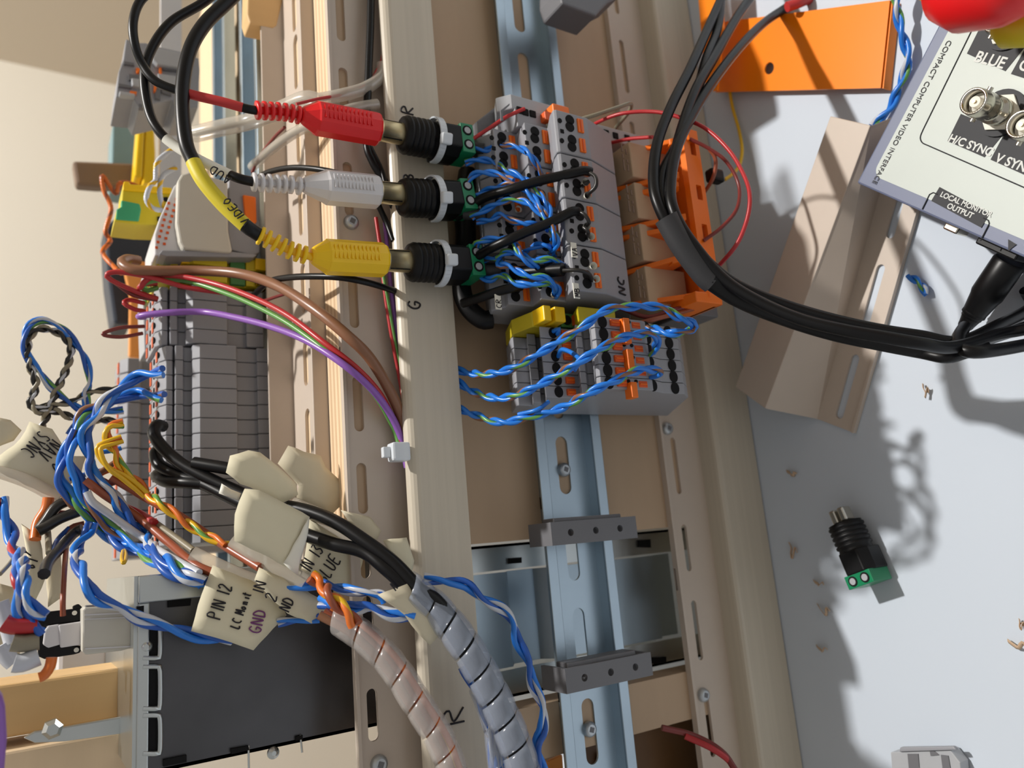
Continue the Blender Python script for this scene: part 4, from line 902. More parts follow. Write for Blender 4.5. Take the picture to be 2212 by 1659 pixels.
# ================================================================ end brackets on the rail
def pp(u, v, y): return at(u, v, y=y)
for lab, front, back, holes, ridge in (('upper grey plastic end bracket with three holes across the opening', ((1193,1132),(1372,1111),(1377,1160),(1194,1181)), ((1153,1128),(1200,1128),(1200,1178),(1156,1178)), ((1233,1150),(1287,1143),(1339,1138)), ((1205,1131),(1330,1113),(1330,1118),(1205,1135))),
    ('lower grey plastic end bracket with three holes near the crossboard', ((1220,1446),(1405,1408),(1410,1456),(1228,1502)), ((1177,1437),(1228,1436),(1232,1494),(1182,1492)), ((1263,1465),(1320,1455),(1373,1443)), ((1232,1442),(1362,1402),(1364,1412),(1232,1450)))):
    yf = .2480; t = thing('end_bracket', lab, 'bracket', pp(*holes[1], yf), 'rail end brackets')
    P0, P1, P2, P3 = [pp(*c, yf) for c in front]
    x1, x0 = (P0.x+P1.x)/2, (P2.x+P3.x)/2; zt2, zb2 = max(P0.z, P3.z), min(P1.z, P2.z)
    L_ = zt2-zb2; hs = [(zt2-pp(*h, yf).z, (x1-x0)/2, .0014, .0014) for h in holes]
    MB().plate((x0, yf+.0015, zt2), -EZ, EX, -EY, L_, x1-x0, .0015, [(a, b, c, d) for a, b, c, d in hs], 'grey_dark').build('front_plate', t)
    for zz_ in (zt2, zb2+.0015): MB().box(x0, x1, yf+.0015, .264, zz_-.0015, zz_, 'grey_dark').build('side_wall', t)
    for zz_ in (zt2-.012, zt2-.024): MB().box(x0+.001, x1-.001, yf+.0015, .262, zz_-.001, zz_, 'grey_dark').build('rib', t)
    b0 = pp(*back[0], .2640); b2 = pp(*back[2], .2640)
    MB().box(x0+.0005, x1-.0005, .2580, .2660, zt2-.002, b0.z, 'grey_dark').build('hook_foot', t, bevel=.0005)
    MB().box(x0+.002, x0+.003, .2560, .2590, zt2-.001, b0.z-.001, 'grey_light').build('spring_tab', t)
    MB().box(x0+.0005, x1-.0005, .2560, .2640, zb2-.0005, zb2+.004, 'grey_dark').build('clip_foot', t, bevel=.0005)
    MB().box(x1-.0005, x1+.0015, .2500, .2580, zb2+.006, zt2-.003, 'grey_dark').build('top_ridge', t, bevel=.0004)
# ================================================================ interface box on the bench
ZB = .030
def bz(u, v, h=0): return at(u, v, z=ZB+h)
A = bz(1850, 395); e1 = (bz(2040, 30)-A).normalized(); e2 = e1.cross(EZ); e2 = V((e2.x, e2.y, 0)).normalized()
if e2.dot(bz(2212, 580)-A) < 0: e2 = -e2
bx = thing('interface_box', 'blue-grey metal video interface box with black lettered labels and silver sockets', 'electronic device', A*1)
MB().frame_box(A-EZ*ZB+EZ*.003, e2*.115, e1*.118, EZ*(ZB-.003), 'box_grey').build('case', bx, bevel=.0008)
for a, b in ((.01,.01),(.10,.01),(.01,.10)): MB().cyl(V((A.x,A.y,0))+e2*a+e1*b+EZ*.0002, V((A.x,A.y,0))+e2*a+e1*b+EZ*.003, .005, 'black').build('foot', bx)
def L2(p): d = p-A; return d.dot(e2), d.dot(e1)
def inbox(a, b, h=0): return A+e2*a+e1*b+EZ*h
m0 = L2(bz(1882, 370)); m0 = (.0052, .0050)
rr = .004
ring = [(m0[0]+rr-rr*math.cos(w), m0[1]+rr-rr*math.sin(w)) for w in [math.pi/2*k/6 for k in range(7)]]
MB().prism([inbox(a, b, .00005) for a, b in ring]+[inbox(.112, m0[1], .00005), inbox(.112, .115, .00005), inbox(m0[0], .115, .00005)], EZ*.00015, 'box_panel').build('label_plate', bx)
def line(pts, w=.00022):
    q = [bz(u, v, .0003) for u, v in pts]; MB().sweep(spline(q, .0006) if len(q) > 3 else q, w, 'box_black', 6, flat=(1,1)).build('printed_line', bx)
line(((2098,68),(1994,280))); line(((1994,280),(1988,296),(1992,308),(2006,315))); line(((2006,315),(2212,405),(2260,426)))
line(((1992,452),(2008,420))); line(((2008,420),(2016,416),(2026,420))); line(((2118,520),(2137,483))); line(((2137,483),(2135,476),(2124,471)))
def patch(c, nm='label_patch'):
    MB().prism([bz(u, v, .0002) for u, v in c], EZ*.00015, 'box_black').build(nm, bx)
patch(((2116,62),(2200,80),(2222,92),(2172,154),(2089,116)))
patch(((2222,92),(2260,110),(2240,178),(2184,160)))
patch(((2076,246),(2172,285),(2127,340),(2047,305)))
patch(((2172,285),(2260,320),(2240,390),(2140,345)))
patch(((2030,404),(2138,462),(2120,492),(2012,434)))
def txt(s, u, v, size, m='box_text', dirx=None, diry=None, bold=.0, al='CENTER', sp=1):
    return printed(s, bz(u, v, .0004), dirx or e2, diry or e1, size, m, bx, align=al, bold=bold, spacing=sp)
txt('BLUE', 2133, 140, .0052, bold=.0001); txt('G', 2208, 152, .0052, bold=.0001)
txt('H/C SYNC', 2092, 321, .0039, bold=.0001); txt('V SYNC', 2188, 363, .0042, bold=.0001)
txt('LOCAL MONITOR', 2083, 446, .0026, bold=.00006); txt('OUTPUT', 2071, 460, .0027, bold=.00006)
txt('COMPACT COMPUTER VIDEO INTERFACE', 2047, 86, .0029, 'box_black', -e1, e2, al='LEFT')
txt('X', 2063, 52, .0052, 'box_black', -e1, e2, bold=.0003)
MB().prism([bz(u, v, .0003) for u, v in ((2178,517),(2196,528),(2178,542))], EZ*.0001, 'box_black').build('printed_arrow', bx)
def bnc(u, v, h=.019, full=True):
    c = at(u, v, z=ZB+h); b = V((c.x, c.y, ZB))
    MB().lathe(b+EZ*.0003, b+EZ*.0012, [(0,.0080),(1,.0080)], 'box_black', 28).build('insulating_ring', bx)
    MB().lathe(b+EZ*.0012, b+EZ*.0022, [(0,.0066),(1,.0066)], 'paper', 6, False).build('nut', bx)
    MB().lathe(b+EZ*.0022, b+EZ*h, [(0,.0048),(.25,.0048),(.26,.0040),(.5,.0040),(.52,.0047),(.85,.0047),(.95,.0044),(1,.0044),(1,.0036),(.8,.0036)], 'nickel', 30, caps=False).build('socket_shell', bx)
    MB().lathe(b+EZ*h*.78, b+EZ*(h-.001), [(0,.0036),(.01,.0034),(.2,.0020),(1,.0018)], 'paper', 20).build('dielectric', bx)
    MB().cyl(b+EZ*(h-.001), b+EZ*(h-.0002), .0006, 'gold', 10).build('centre_pin', bx)
    for s_ in (-1, 1): MB().cyl(b+EZ*h*.72+e1*s_*.0040, b+EZ*h*.72+e1*s_*.0058, .0009, 'nickel', 10).build('bayonet_pin', bx)
bnc(2102, 218); bnc(2204, 268); bnc(2150, 40, .010)
p = A+e2*.040+EZ*-.014
for a, b, w_, m in ((.038,.004,.006,'nickel'),(.052,.003,.016,'black'),(.075,.003,.010,'nickel')): MB().frame_box(inbox(a, -.0030, -.016), e2*w_, e1*.0034, EZ*.008, m).build('side_connector', bx, bevel=.0006)
# red and yellow knobs above the box
kn = thing('cable_plug', 'large out-of-focus red plug boot over the interface box, top right corner', 'plug', at(2120, 10, z=.085))
c = at(2112, -28, z=.082); MB().lathe(c+e2*.016+e1*.006, c-e2*.014-e1*.004, [(0,.004),(.08,.010),(.3,.0125),(.7,.0125),(.92,.0085),(1,.003)], 'red_plug', 24).build('boot', kn)
ky = thing('cable_plug', 'blurred dark yellow plug boot left of the red one over the box corner', 'plug', at(2010, -8, z=.075))
c = at(2030, -22, z=.070); MB().lathe(c+e2*.012, c-e2*.010+e1*.004, [(0,.004),(.1,.007),(.8,.007),(1,.003)], 'yellow', 20).build('boot', ky)
kz = thing('cable_plug', 'blurred pale yellow plug boot right of the red one', 'plug', at(2200, 45, z=.070))
c = at(2206, 40, z=.060); MB().lathe(c+e2*.010, c-e2*.006-e1*.004, [(0,.004),(.1,.006),(.8,.006),(1,.003)], 'yellow_label', 20).build('boot', kz)
# black round plug in the side of the box
dp = thing('round_plug', 'black round plug pushed into the side of the interface box', 'plug', at(2130, 640, z=.012))
a, b = at(2183, 562, z=.014), at(2084, 706, z=.010)
MB().lathe(a, b, [(0,.0052),(.03,.0057),(.5,.0057),(.56,.0052),(.78,.0042),(.9,.0032),(1,.0026)], 'black_soft', 24).build('shell', dp)
dd_ = (b-a)
MB().lathe(a+dd_*.76, a+dd_*.98, [(0,.0043),(.2,.0044),(.22,.0037),(.4,.0038),(.42,.0031),(1,.0028)], 'black', 18).build('strain_relief', dp)
cable('cable', ((2084,706,.1340),(2070,730,.1320),(2075,752,.1290),(2120,760,.1240),(2240,740,.1180)), .0022, 'black_soft', 'black lead leaving the round plug beside the cable bundle')
# ================================================================ orange sheet and wires on the bench
os_ = thing('orange_sheet', 'bent orange plastic sheet with one round hole on the bench, top right', 'sheet', at(1720, 110, z=.012))
zS = .0045; o = at(1548, 200, z=zS); ex = (at(1905, 191, z=zS)-o); Lx = ex.length; ex.normalize(); q = at(1618, 28, z=zS); eyy = (at(1925, 2, z=zS)-at(1905, 191, z=zS)); Wy = eyy.length; eyy.normalize()
hc = at(1672, 147, z=zS)-o; M_ = (hc.dot(ex), (hc-ex*hc.dot(ex)).length)
MB().plate(o, ex, eyy, EZ, Lx, Wy*1.0, .0009, [(M_[0], M_[1], .0030, .0030)], 'orange_sheet').build('face', os_)
MB().prism([at(1905,191,z=zS), at(1925,2,z=zS), at(1925,2,z=zS)-EZ*(zS-.0006)+ex*.001, at(1905,191,z=zS)-EZ*(zS-.0006)+ex*.001], ex*.0008, 'orange_sheet').build('folded_edge', os_)
MB().prism([at(u, v, z=.020) for u, v in ((1508,-40),(1560,-40),(1566,60),(1552,196),(1528,200))], EZ*.0009, 'orange_sheet').build('side_strip', os_)
BPt = ('w_blue', 'w_green'), ('w_blue', 'w_white')
def tz(pts): return [tuple([u, v, at(u, v, z=z).y]) for u, v, z in pts]
pair(tz(((1932,-30,.012),(1938,20,.010),(1945,60,.008),(1955,95,.006),(1962,130,.004),(1950,170,.003),(1935,205,.003),(1925,232,.003),(1900,258,.004),(1886,272,.006))), 'blue and green twisted pair on the bench right of the orange sheet', BPt, r=.0011, pitch=.022)
pair(tz(((1962,597,.003),(1980,606,.003),(1993,620,.003),(2000,637,.003))), 'short blue wire offcut lying on the bench by the round plug', BPt, r=.0009, pitch=.012)
wire(tz(((1574,180,.004),(1582,230,.003),(1596,280,.004),(1603,325,.006),(1596,360,.010),(1580,378,.016),(1566,388,.02))), 'thin yellow wire on the bench below the orange sheet', 'w_yellow', .0009)
# ================================================================ loose duct offcut
ld = thing('duct_offcut', 'loose beige slotted duct offcut with a tilted cover lying on the bench', 'duct offcut', at(1780, 620, z=.0))
zA = .024
c = [at(1797,252,z=zA), at(1884,272,z=zA), at(1657,883,z=zA-.002), at(1592,836,z=zA-.002)]
MB().prism(c, EZ*.0012, 'duct').build('cover_wall', ld, bevel=.0004)
c2 = [at(1884,272,z=zA), at(1657,883,z=zA-.002)]
dn = [V((c2[1].x, c2[1].y, .001))-e2*0, V((c2[0].x, c2[0].y, .001))]
f1, f0 = at(1905,400,z=.0012), at(1766,905,z=.0012)
MB().prism([c2[0]+EZ*.0005, c2[1]+EZ*.0005, f0, f1+(f1-f0).normalized()*.03], EZ*-.0008, 'duct').build('inner_wall', ld)
o = f0; ex = (f1-f0).normalized(); ey = EZ.cross(ex).normalized()
if ey.dot(at(1790,930,z=.001)-f0) < 0: ey = -ey
Wb = abs((at(1972,500,z=.0012)-f0).dot(ey)); Lb = (f1-f0).length+.04
hs = []
for (a, b) in (((1768,888),(1822,758)),((1845,695),(1898,570)),((1922,515),(1975,400))):
    pa_, pb_ = at(*a, z=.0012)-o, at(*b, z=.0012)-o; hs.append(((pa_.dot(ex)+pb_.dot(ex))/2, Wb*.52, abs(pb_.dot(ex)-pa_.dot(ex))/2, .0020))
hs = [h for h in hs if h[0]+h[2] < Lb-.002 and h[0]-h[2] > .001]
MB().plate(V((o.x,o.y,.0002)), ex, ey, EZ, Lb, Wb, .0012, hs, 'duct').build('slotted_base', ld)
MB().frame_box(V((o.x,o.y,.0014))+ey*(Wb-.0012), ex*Lb, ey*.0012, EZ*.0012, 'duct').build('edge_lip', ld)
# ================================================================ loose adapter, clip, shavings
a, b = at(1824, 1128, z=.0085), at(1882, 1262, z=.0085)
la = adapter(a, b, 'loose black adapter with a green end and steel tip lying on the bench', EZ)
ax = (b-a).normalized(); sd = ax.cross(EZ)
for s_ in (-1, 1): MB().frame_box(a-ax*.0062+sd*(s_*.0022-.0016)+EZ*-.0030, ax*.0064, sd*.0032, EZ*.0060, 'nickel').build('contact_tip', la, bevel=.0008)
gcx = thing('rail_clip', 'grey moulded rail clip on the bench cut by the bottom edge', 'clip', at(2010, 1650, z=.0))
def tzp(c, z, h, m, nm, bv=.0004): return MB().prism([at(u, v, z=z) for u, v in c], EZ*h, m).build(nm, gcx, bevel=bv)
tzp(((1942,1618),(2070,1612),(2092,1640),(2100,1720),(1950,1720)), .001, .006, 'grey_light', 'body')
tzp(((1950,1612),(2065,1610),(2072,1618),(1948,1622)), .006, .002, 'grey_plastic', 'top_bar')
for c in (((1962,1628),(1985,1628),(1990,1690),(1968,1690)), ((2010,1622),(2020,1622),(2030,1630),(2012,1632)), ((2034,1630),(2050,1632),(2060,1690),(2042,1690))): tzp(c, .0068, .0006, 'grey_dark', 'recess', 0)
for i, (u, v, w_, h_) in enumerate(((2000,845,10,30),(1712,1023,20,10),(1712,1190,14,36),(1768,1260,22,12),(1780,1318,24,26),(1776,1402,26,14),(2196,1392,40,16),(2205,1350,10,24))):
    c = at(u, v, z=.0012); q = []
    for k in range(6):
        w = k/5; q.append(at(u-w_/2+w_*w+random.uniform(-3,3), v-h_/2+h_*((w*1.6) % 1), z=.0012+.0012*math.sin(w*3.1)))
    m = MB(); m.sweep(spline(q, .0006), .0008, 'shaving', 5, flat=(1.3,.25)); m.build('wood_shaving', label='curled wood shaving on the bench, %s' % ['alone right of the duct offcut','just below the duct offcut end','nearest the loose adapter, upper','below the loose adapter tip','in the panel shadow beside the adapter','at the corner of the lit bench patch','long one at the far right','small one above the long one at right'][i], cat='shaving', group='wood shavings')

# ================================================================ wire tangle, lower left
def Y(u, v, d=0):
    yl = .287 if u < 560 else .283-(u-560)*.00007
    yh = .322-(u-330)*.00011 if u > 330 else .330
    k = min(1, max(0, (v-1150)/110)); y = yh+(yl-yh)*k*k*(3-2*k)
    if u > 850: y = min(y, .252-(u-850)*.00003)
    elif u > 700: y = min(y, .266-(u-700)*.00009)
    return y-d
def J(pts, d=0): return [(p[0], p[1], Y(p[0], p[1], d)) for p in pts]
BW = ('w_blue', 'w_white'), ('w_blue_deep', 'w_white'); BG = ('w_blue', 'w_green'), ('w_blue_deep', 'w_brown')
KW = ('w_black', 'w_white'), ('w_grey', 'w_black'); YO = ('w_yellow', 'w_green'), ('w_orange', 'w_yellow')
tang = [
 (((90,925),(120,850),(148,785),(152,748),(130,722),(88,710),(63,732),(62,780),(78,830),(66,868),(80,888),(120,888),(168,905),(250,909)), -.03, KW, .0009, .010, 'black and white twisted pair forming the big loop against the cream wall'),
 (((262,838),(195,848),(155,868),(110,876),(76,880)), -.03, KW, .0008, .014, 'black and white pair from the rear row into the loop'),
 (((266,886),(220,890),(185,890),(150,868),(112,838),(84,800),(60,770),(52,738),(62,705),(92,692),(130,706),(158,735),(184,775),(194,825),(186,850),(185,885),(160,925),(150,940)), -.03, (('w_blue','w_white'),('w_blue_deep','w_green')), .0009, .030, 'blue and white pair following the big loop far left'),
 (((352,858),(300,850),(258,862),(215,882),(182,892),(168,915),(165,940),(146,970),(130,1010),(130,1040),(148,1066),(165,1095),(205,1125),(235,1160),(265,1180),(300,1190),(340,1215),(380,1240),(430,1256),(470,1262)), 0, BG, .0013, .034, 'thick blue and green pair sweeping from the tall terminals to the tape flags'),
 (((168,930),(152,965),(151,1000),(170,1035),(178,1065),(192,1092),(215,1115),(240,1142),(285,1175),(340,1200),(390,1230),(440,1262)), .004, BG, .0012, .040, 'blue and green pair winding just right of the tape with NAV SYNC'),
 (((352,803),(300,812),(258,842),(224,870),(208,900),(184,932),(186,960),(196,990),(196,1012),(212,1042),(246,1066),(262,1100),(285,1130),(315,1155),(332,1188),(365,1216),(405,1246),(440,1258)), .006, BW, .0013, .030, 'blue and white pair from the upper tall terminals over the copper wires'),
 (((200,1128),(190,1152),(170,1180),(164,1204),(175,1230),(194,1272),(216,1296),(262,1314),(300,1336),(345,1350),(400,1366),(445,1378),(500,1382)), .002, BW, .0012, .034, 'blue and white pair hanging lowest and crossing the metal chassis'),
 (((2,1075),(5,1105),(22,1142),(28,1178),(44,1205),(42,1245),(42,1282),(46,1322),(66,1348),(92,1368)), 0, (('w_blue','w_white'),('w_blue_deep','w_red')), .0013, .028, 'blue and red pair at the left edge running into the black connector'),
 (((44,1205),(52,1240),(50,1275),(62,1300),(82,1322),(100,1330)), .004, BW, .0011, .02, 'second blue pair beside it entering the connector top'),
 (((266,915),(240,919),(230,936),(238,962),(250,976),(258,1003),(276,1024),(296,1040),(316,1064),(345,1086),(386,1116),(432,1150),(490,1176)), .010, YO, .0010, .020, 'yellow and orange twisted pair crossing the tall grey terminals'),
 (((264,948),(226,960),(213,970),(222,995),(240,1015),(266,1030),(296,1052),(316,1070)), .012, (('w_yellow',None),('w_yellow','w_orange')), .0009, .05, 'yellow wire hooking out of the terminals above the twisted pair'),
 (((672,1245),(694,1262),(712,1285),(736,1310),(756,1328),(768,1350)), .012, (('w_orange','w_yellow'),('w_copper',None)), .0013, .018, 'orange twisted pair between the tape flags and the clear spiral wrap'),
 (((600,1275),(655,1268),(700,1262),(760,1276),(822,1284),(835,1300)), .004, BW, .0010, .03, 'blue pair passing under the lettered tape toward the lower spiral wrap'),
 (((690,1300),(760,1314),(800,1311),(846,1328),(895,1332)), .006, BW, .0012, .03, 'blue pair ending under the clear tape beside the cover strip'),
 (((600,1345),(640,1340),(690,1335)), 0, BW, .0009, .03, 'short stretch of blue pair under the torn tape'),
 (((915,1250),(960,1256),(1006,1263),(1040,1292),(1085,1316),(1108,1345),(1118,1385),(1142,1430),(1150,1475),(1172,1525),(1172,1575),(1160,1610),(1176,1680)), 0, BW, .0011, .030, 'blue and white pair hanging free over the opening to the bottom edge'),
]
for pts, d, c, r, pi, lab in tang: pair(J(pts, d), lab, c, r=r, pitch=pi, name='twisted_wire_pair')
for pts, d, m, r, lab in (
 (((185,1036),(225,1068),(300,1118),(360,1168),(418,1218),(466,1240)), .006, 'w_copper', .0016, 'copper-brown wire nearest the blue pairs'),
 (((240,1030),(310,1072),(380,1110),(440,1150),(500,1188),(562,1226)), .008, 'w_copper', .0016, 'copper-brown wire running above the other to the second tape flag'),
 (((205,1052),(250,1086),(300,1108),(335,1130)), .003, 'w_red', .0014, 'dull red wire in the middle of the tangle'),
 (((330,1126),(372,1156),(418,1190)), .006, 'w_grey', .0013, 'olive grey wire continuing toward the tape'),
 (((175,1050),(212,1035),(240,1045),(262,1030)), -.004, 'w_darkred', .0011, 'dark red wire stub at the terminal foot'),
 (((195,1058),(205,1030),(232,1010),(262,990)), -.004, 'w_brown', .0011, 'brown wire rising into the rear terminals'),
 (((200,1040),(222,1022),(262,1008)), -.006, 'w_orange', .0009, 'thin orange wire under the yellow hook'),
 (((150,1035),(175,1028),(210,1018),(262,1012)), -.006, 'w_blue_deep', .0009, 'deep blue wire straight into the rear row'),
 (((210,978),(240,974),(262,968)), -.006, 'w_blue', .0009, 'light blue wire end above the yellow wires'),
 (((170,1075),(125,1092),(100,1125),(84,1145)), -.004, 'w_black', .0020, 'thick black lead from the tape to the lower left tangle'),
 (((172,1104),(130,1120),(100,1138),(82,1148)), -.002, 'w_black', .0020, 'second thick black lead just below'),
 (((178,1142),(160,1152),(130,1185),(104,1215),(95,1240)), -.002, 'w_black', .0019, 'third thick black lead lowest and shortest'),
 (((182,1130),(152,1140),(145,1170),(140,1220),(136,1290),(136,1330)), -.008, 'w_copper', .0009, 'thin copper wire dropping to the connector'),
 (((150,1140),(125,1165),(112,1195)), -.008, 'w_blue_deep', .0009, 'thin blue wire beside the third black lead'),
 (((105,1075),(100,1100),(82,1130),(76,1165)), -.008, 'w_orange', .0020, 'broad orange-yellow wire twist under the NAV SYNC tape'),
 (((172,1112),(130,1106),(105,1112)), -.01, 'w_darkred', .0007, 'thin dark red wire between the black leads'),
 (((0,1240),(20,1218),(40,1190)), -.008, 'w_grey', .0007, 'thin grey wire at the left edge'),
 (((268,1186),(272,1198),(270,1212),(266,1216),(263,1205),(266,1190)), -.002, 'w_yellow', .0007, 'small yellow loop hanging under the blue pair'),
 (((106,1195),(104,1160),(102,1140)), -.008, 'w_grey', .0011, 'pale olive wire behind the black leads'),
 (((8,1345),(30,1352),(80,1350)), 0, 'w_red', .0026, 'red sleeved wire entering the connector from the left edge'),
 (((26,1388),(50,1390),(85,1385)), 0, 'w_grey', .0026, 'grey sleeved wire below the red one at the connector'),
 (((30,1432),(48,1432),(84,1418)), 0, 'w_white', .0028, 'white sleeved wire lowest at the connector'),
 (((0,1300),(20,1360),(28,1388)), -.02, 'w_white', .0026, 'pale wire curving at the left edge'),
 (((0,1395),(15,1418),(30,1432)), -.02, 'w_white', .0026, 'pale wire curving at the left edge below the other'),
 (((80,1330),(66,1310),(60,1290)), .002, 'w_yellow', .0013, 'yellow wire entering the top of the black connector'),
 (((112,1420),(108,1440),(96,1458),(84,1464)), .002, 'w_orange', .0016, 'orange-yellow twisted tail below the black connector')):
    wire(J(pts, d), lab, m, r)
wy = wire(J(((188,1062),(200,1084),(236,1110),(286,1146),(316,1166),(345,1190),(430,1238)), .009), 'white wire with yellow bands in the middle of the tangle', 'w_white', .0014)
# thick black leads to the spiral wrap
KB = ((((352,921,.334),(338,919,.330),(333,938,.326),(350,965,.321),(390,1000,.315),(440,1028,.308),(500,1056,.300),(570,1085,.290),(650,1100,.277),(720,1125,.266),(790,1170,.256),(850,1215,.249),(905,1272,.244),(950,1305,.242),(1010,1385,.240),(1070,1490,.238),(1120,1600,.236),(1150,1690,.234)), 'thick black lead from the tall terminals, upper one into the spiral wrap'),
      (((350,975,.334),(336,978,.330),(345,1005,.325),(390,1028,.317),(440,1045,.309),(500,1075,.299),(570,1110,.288),(650,1150,.276),(720,1175,.265),(786,1192,.257),(836,1230,.250),(890,1278,.246),(940,1318,.244),(995,1395,.242),(1052,1490,.240),(1102,1600,.238),(1132,1690,.236)), 'thick black lead from the tall terminals, lower one into the spiral wrap'),
      (((348,1026,.334),(338,1028,.330),(360,1040,.322),(400,1042,.314),(440,1045,.309)), 'short thick black lead beneath the two long ones'),
      (((420,1000,.31),(480,1010,.302),(530,1020,.296)), 'black lead tucked behind the blank tape'))
for pts, lab in KB: cable('cable', pts, .0024, 'black_soft', lab, seg=12)
# inner wires of the middle wrap and the blue one
for k, (m, du, dv) in enumerate((('w_copper', 0, 0), ('w_orange', 14, -6), ('w_brown', -10, 6), ('w_yellow', 6, 8))):
    wire([(u+du, v+dv, y) for u, v, y in ((700,1322,.262),(770,1362,.257),(840,1430,.252),(900,1520,.248),(950,1600,.246),(985,1690,.244))], '%s wire inside the clear wrap that crosses the cover strip' % ['copper', 'orange', 'brown', 'yellow'][k], m, .0016)
for k, (du, dv) in enumerate(((-8,0),(8,0),(0,4))):
    pair([(u+du, v+dv, y) for u, v, y in ((1008,1440,.252),(1040,1500,.250),(1062,1560,.250),(1072,1620,.250),(1078,1690,.250))], ['left','right','front'][k]+' blue pair inside the narrow clear wrap behind the big one', BW, r=.0010, pitch=.03)
def wrap(pts, R_, pitch, frac, m, label, th=.0005):
    path = spline(px(pts), .0008); T = [(path[min(i+1, len(path)-1)]-path[max(i-1, 0)]).normalized() for i in range(len(path))]
    fr = []; u = T[0].cross(V((.13, .97, .21))).normalized(); acc = 0; S_ = [0]
    for i in range(len(path)):
        u = (u-T[i]*u.dot(T[i])).normalized(); fr.append((path[i], u.copy(), T[i].cross(u)))
        if i: S_.append(S_[-1]+(path[i]-path[i-1]).length)
    tot = S_[-1]
    import bisect
    def q(s, w, r):
        s = min(max(s, 0), tot-1e-6); i = min(bisect.bisect_right(S_, s)-1, len(path)-2); k = (s-S_[i])/(S_[i+1]-S_[i])
        c = fr[i][0].lerp(fr[i+1][0], k); a = fr[i][1].lerp(fr[i+1][1], k); b = fr[i][2].lerp(fr[i+1][2], k)
        return c+a*math.cos(w)*r+b*math.sin(w)*r
    t = thing('spiral_wrap', label, 'cable wrap', path[0]); mb = MB(); n = int((tot-pitch)/pitch*24); nw = 4; vs = []; fs = []
    for i in range(n+1):
        w = 2*math.pi*i/24
        for j in range(nw+1): vs.append(q(pitch*i/24+pitch*frac*j/nw, w, R_*(1 - .05*(j in (0, nw)))))
    for i in range(n):
        for j in range(nw): a = i*(nw+1)+j; fs.append((a, a+1, a+nw+2, a+nw+1))
    mb.add(vs, fs, m, True); ob = mb.build('coil_band', t); s = ob.modifiers.new('thickness', 'SOLIDIFY'); s.thickness = th
    return t
wrap(((872,1262,.2475),(905,1288,.2465),(945,1320,.245),(1002,1390,.241),(1060,1490,.239),(1110,1600,.237),(1142,1700,.235)), .0053, .0092, .90, 'wrap', 'wide clear spiral wrap around the black leads over the panel opening')
wrap(((706,1326,.262),(770,1364,.257),(842,1430,.252),(902,1520,.248),(952,1600,.246),(990,1700,.244)), .0046, .0098, .92, 'wrap_warm', 'clear spiral wrap around orange and brown wires crossing the cover strip')
wrap(((1005,1435,.252),(1040,1500,.250),(1062,1560,.250),(1072,1620,.250),(1080,1700,.250)), .0032, .016, .93, 'wrap', 'narrow clear wrap around blue pairs behind the wide wrap')
# ================================================================ masking tape flags
def flag(pts, y, m, label, wr=(), dy=None, curl=.0009):
    c = [at(p[0], p[1], y=(p[2] if len(p) > 2 else y)) for p in pts]
    n = (c[1]-c[0]).cross(c[2]-c[0]).normalized(); cen = sum(c, V((0,0,0)))/len(c)
    if n.dot(cen-V((0,0,CAMH))) > 0: n = -n
    t = thing('tape_flag', label, 'tape', cen)
    # ragged, slightly curled outline
    out = []
    for i in range(len(c)):
        a, b = c[i], c[(i+1) % len(c)]; k = max(1, int((b-a).length/.003))
        for j in range(k): out.append(a.lerp(b, j/k)+V((random.uniform(-1,1), random.uniform(-.3,.3), random.uniform(-1,1)))*.00022)
    mb = MB(); N = len(out); rings = [1, .66, .33]; vs = []
    for s_ in rings:
        for p in out: vs.append(cen.lerp(p, s_)+n*curl*(1-s_*s_))
    vs.append(cen+n*curl); fs = []
    for r_ in range(2):
        for i in range(N): i2 = (i+1) % N; fs.append((r_*N+i, r_*N+i2, (r_+1)*N+i2, (r_+1)*N+i))
    for i in range(N): fs.append((2*N+i, 2*N+(i+1) % N, 3*N))
    mb.add(vs, fs, m, True); ob = mb.build('sheet', t); s = ob.modifiers.new('thickness', 'SOLIDIFY'); s.thickness = .00015
    for w in wr:
        s_, (u0, v0), (u1, v1), h = w[:4]; mm_ = w[4] if len(w) > 4 else 'ink'
        o = at(u0, v0, y=y)+n*(curl+.0003); q = at(u1, v1, y=y)+n*(curl+.0003); ex = (q-o).normalized(); ey = n.cross(ex)
        scrawl(s_, o, ex, ey, h, t, mm_, .00026, fit=(q-o).length)
    return t
flag(((498,985),(535,972),(562,978),(600,1008),(640,1045),(644,1068),(612,1085),(560,1062),(520,1045),(488,1020)), .280, 'tape', 'blank upper masking tape flag with a rounded torn end', curl=.0012)
flag(((528,1055),(560,1058),(668,1116),(664,1150),(642,1240),(600,1215),(505,1168),(508,1110)), .268, 'tape', 'large blank masking tape flag in front of the grey terminals', curl=.0012)
flag(((668,1117),(664,1150),(642,1242),(612,1218)), .2665, 'paper', 'folded white corner of the large blank tape flag', curl=.0004)
flag(((622,964),(692,986),(702,1010),(760,1060),(745,1085),(716,1112),(640,1078),(645,1050),(600,1002)), .282, 'tape_thin', 'tan masking tape flag behind the black lead with a torn corner')
flag(((668,1122),(728,1150),(790,1186),(782,1218),(768,1275),(700,1262),(648,1240),(664,1170)), .2745, 'tape', 'masking tape flag lettered PIN 13 BLUE', (('PIN 13', (658,1252), (700,1184), .0046), ('BLUE', (700,1262), (737,1206), .0046)))
flag(((735,1102),(776,1110),(800,1118),(824,1146),(812,1170),(770,1150)), .2700, 'tape_thin', 'pale tape flag behind the black lead above the duct slot')
flag(((826,1166),(878,1162),(894,1212),(888,1248),(850,1215)), .2600, 'tape', 'small pale tape flag at the cover strip edge beside the leads')
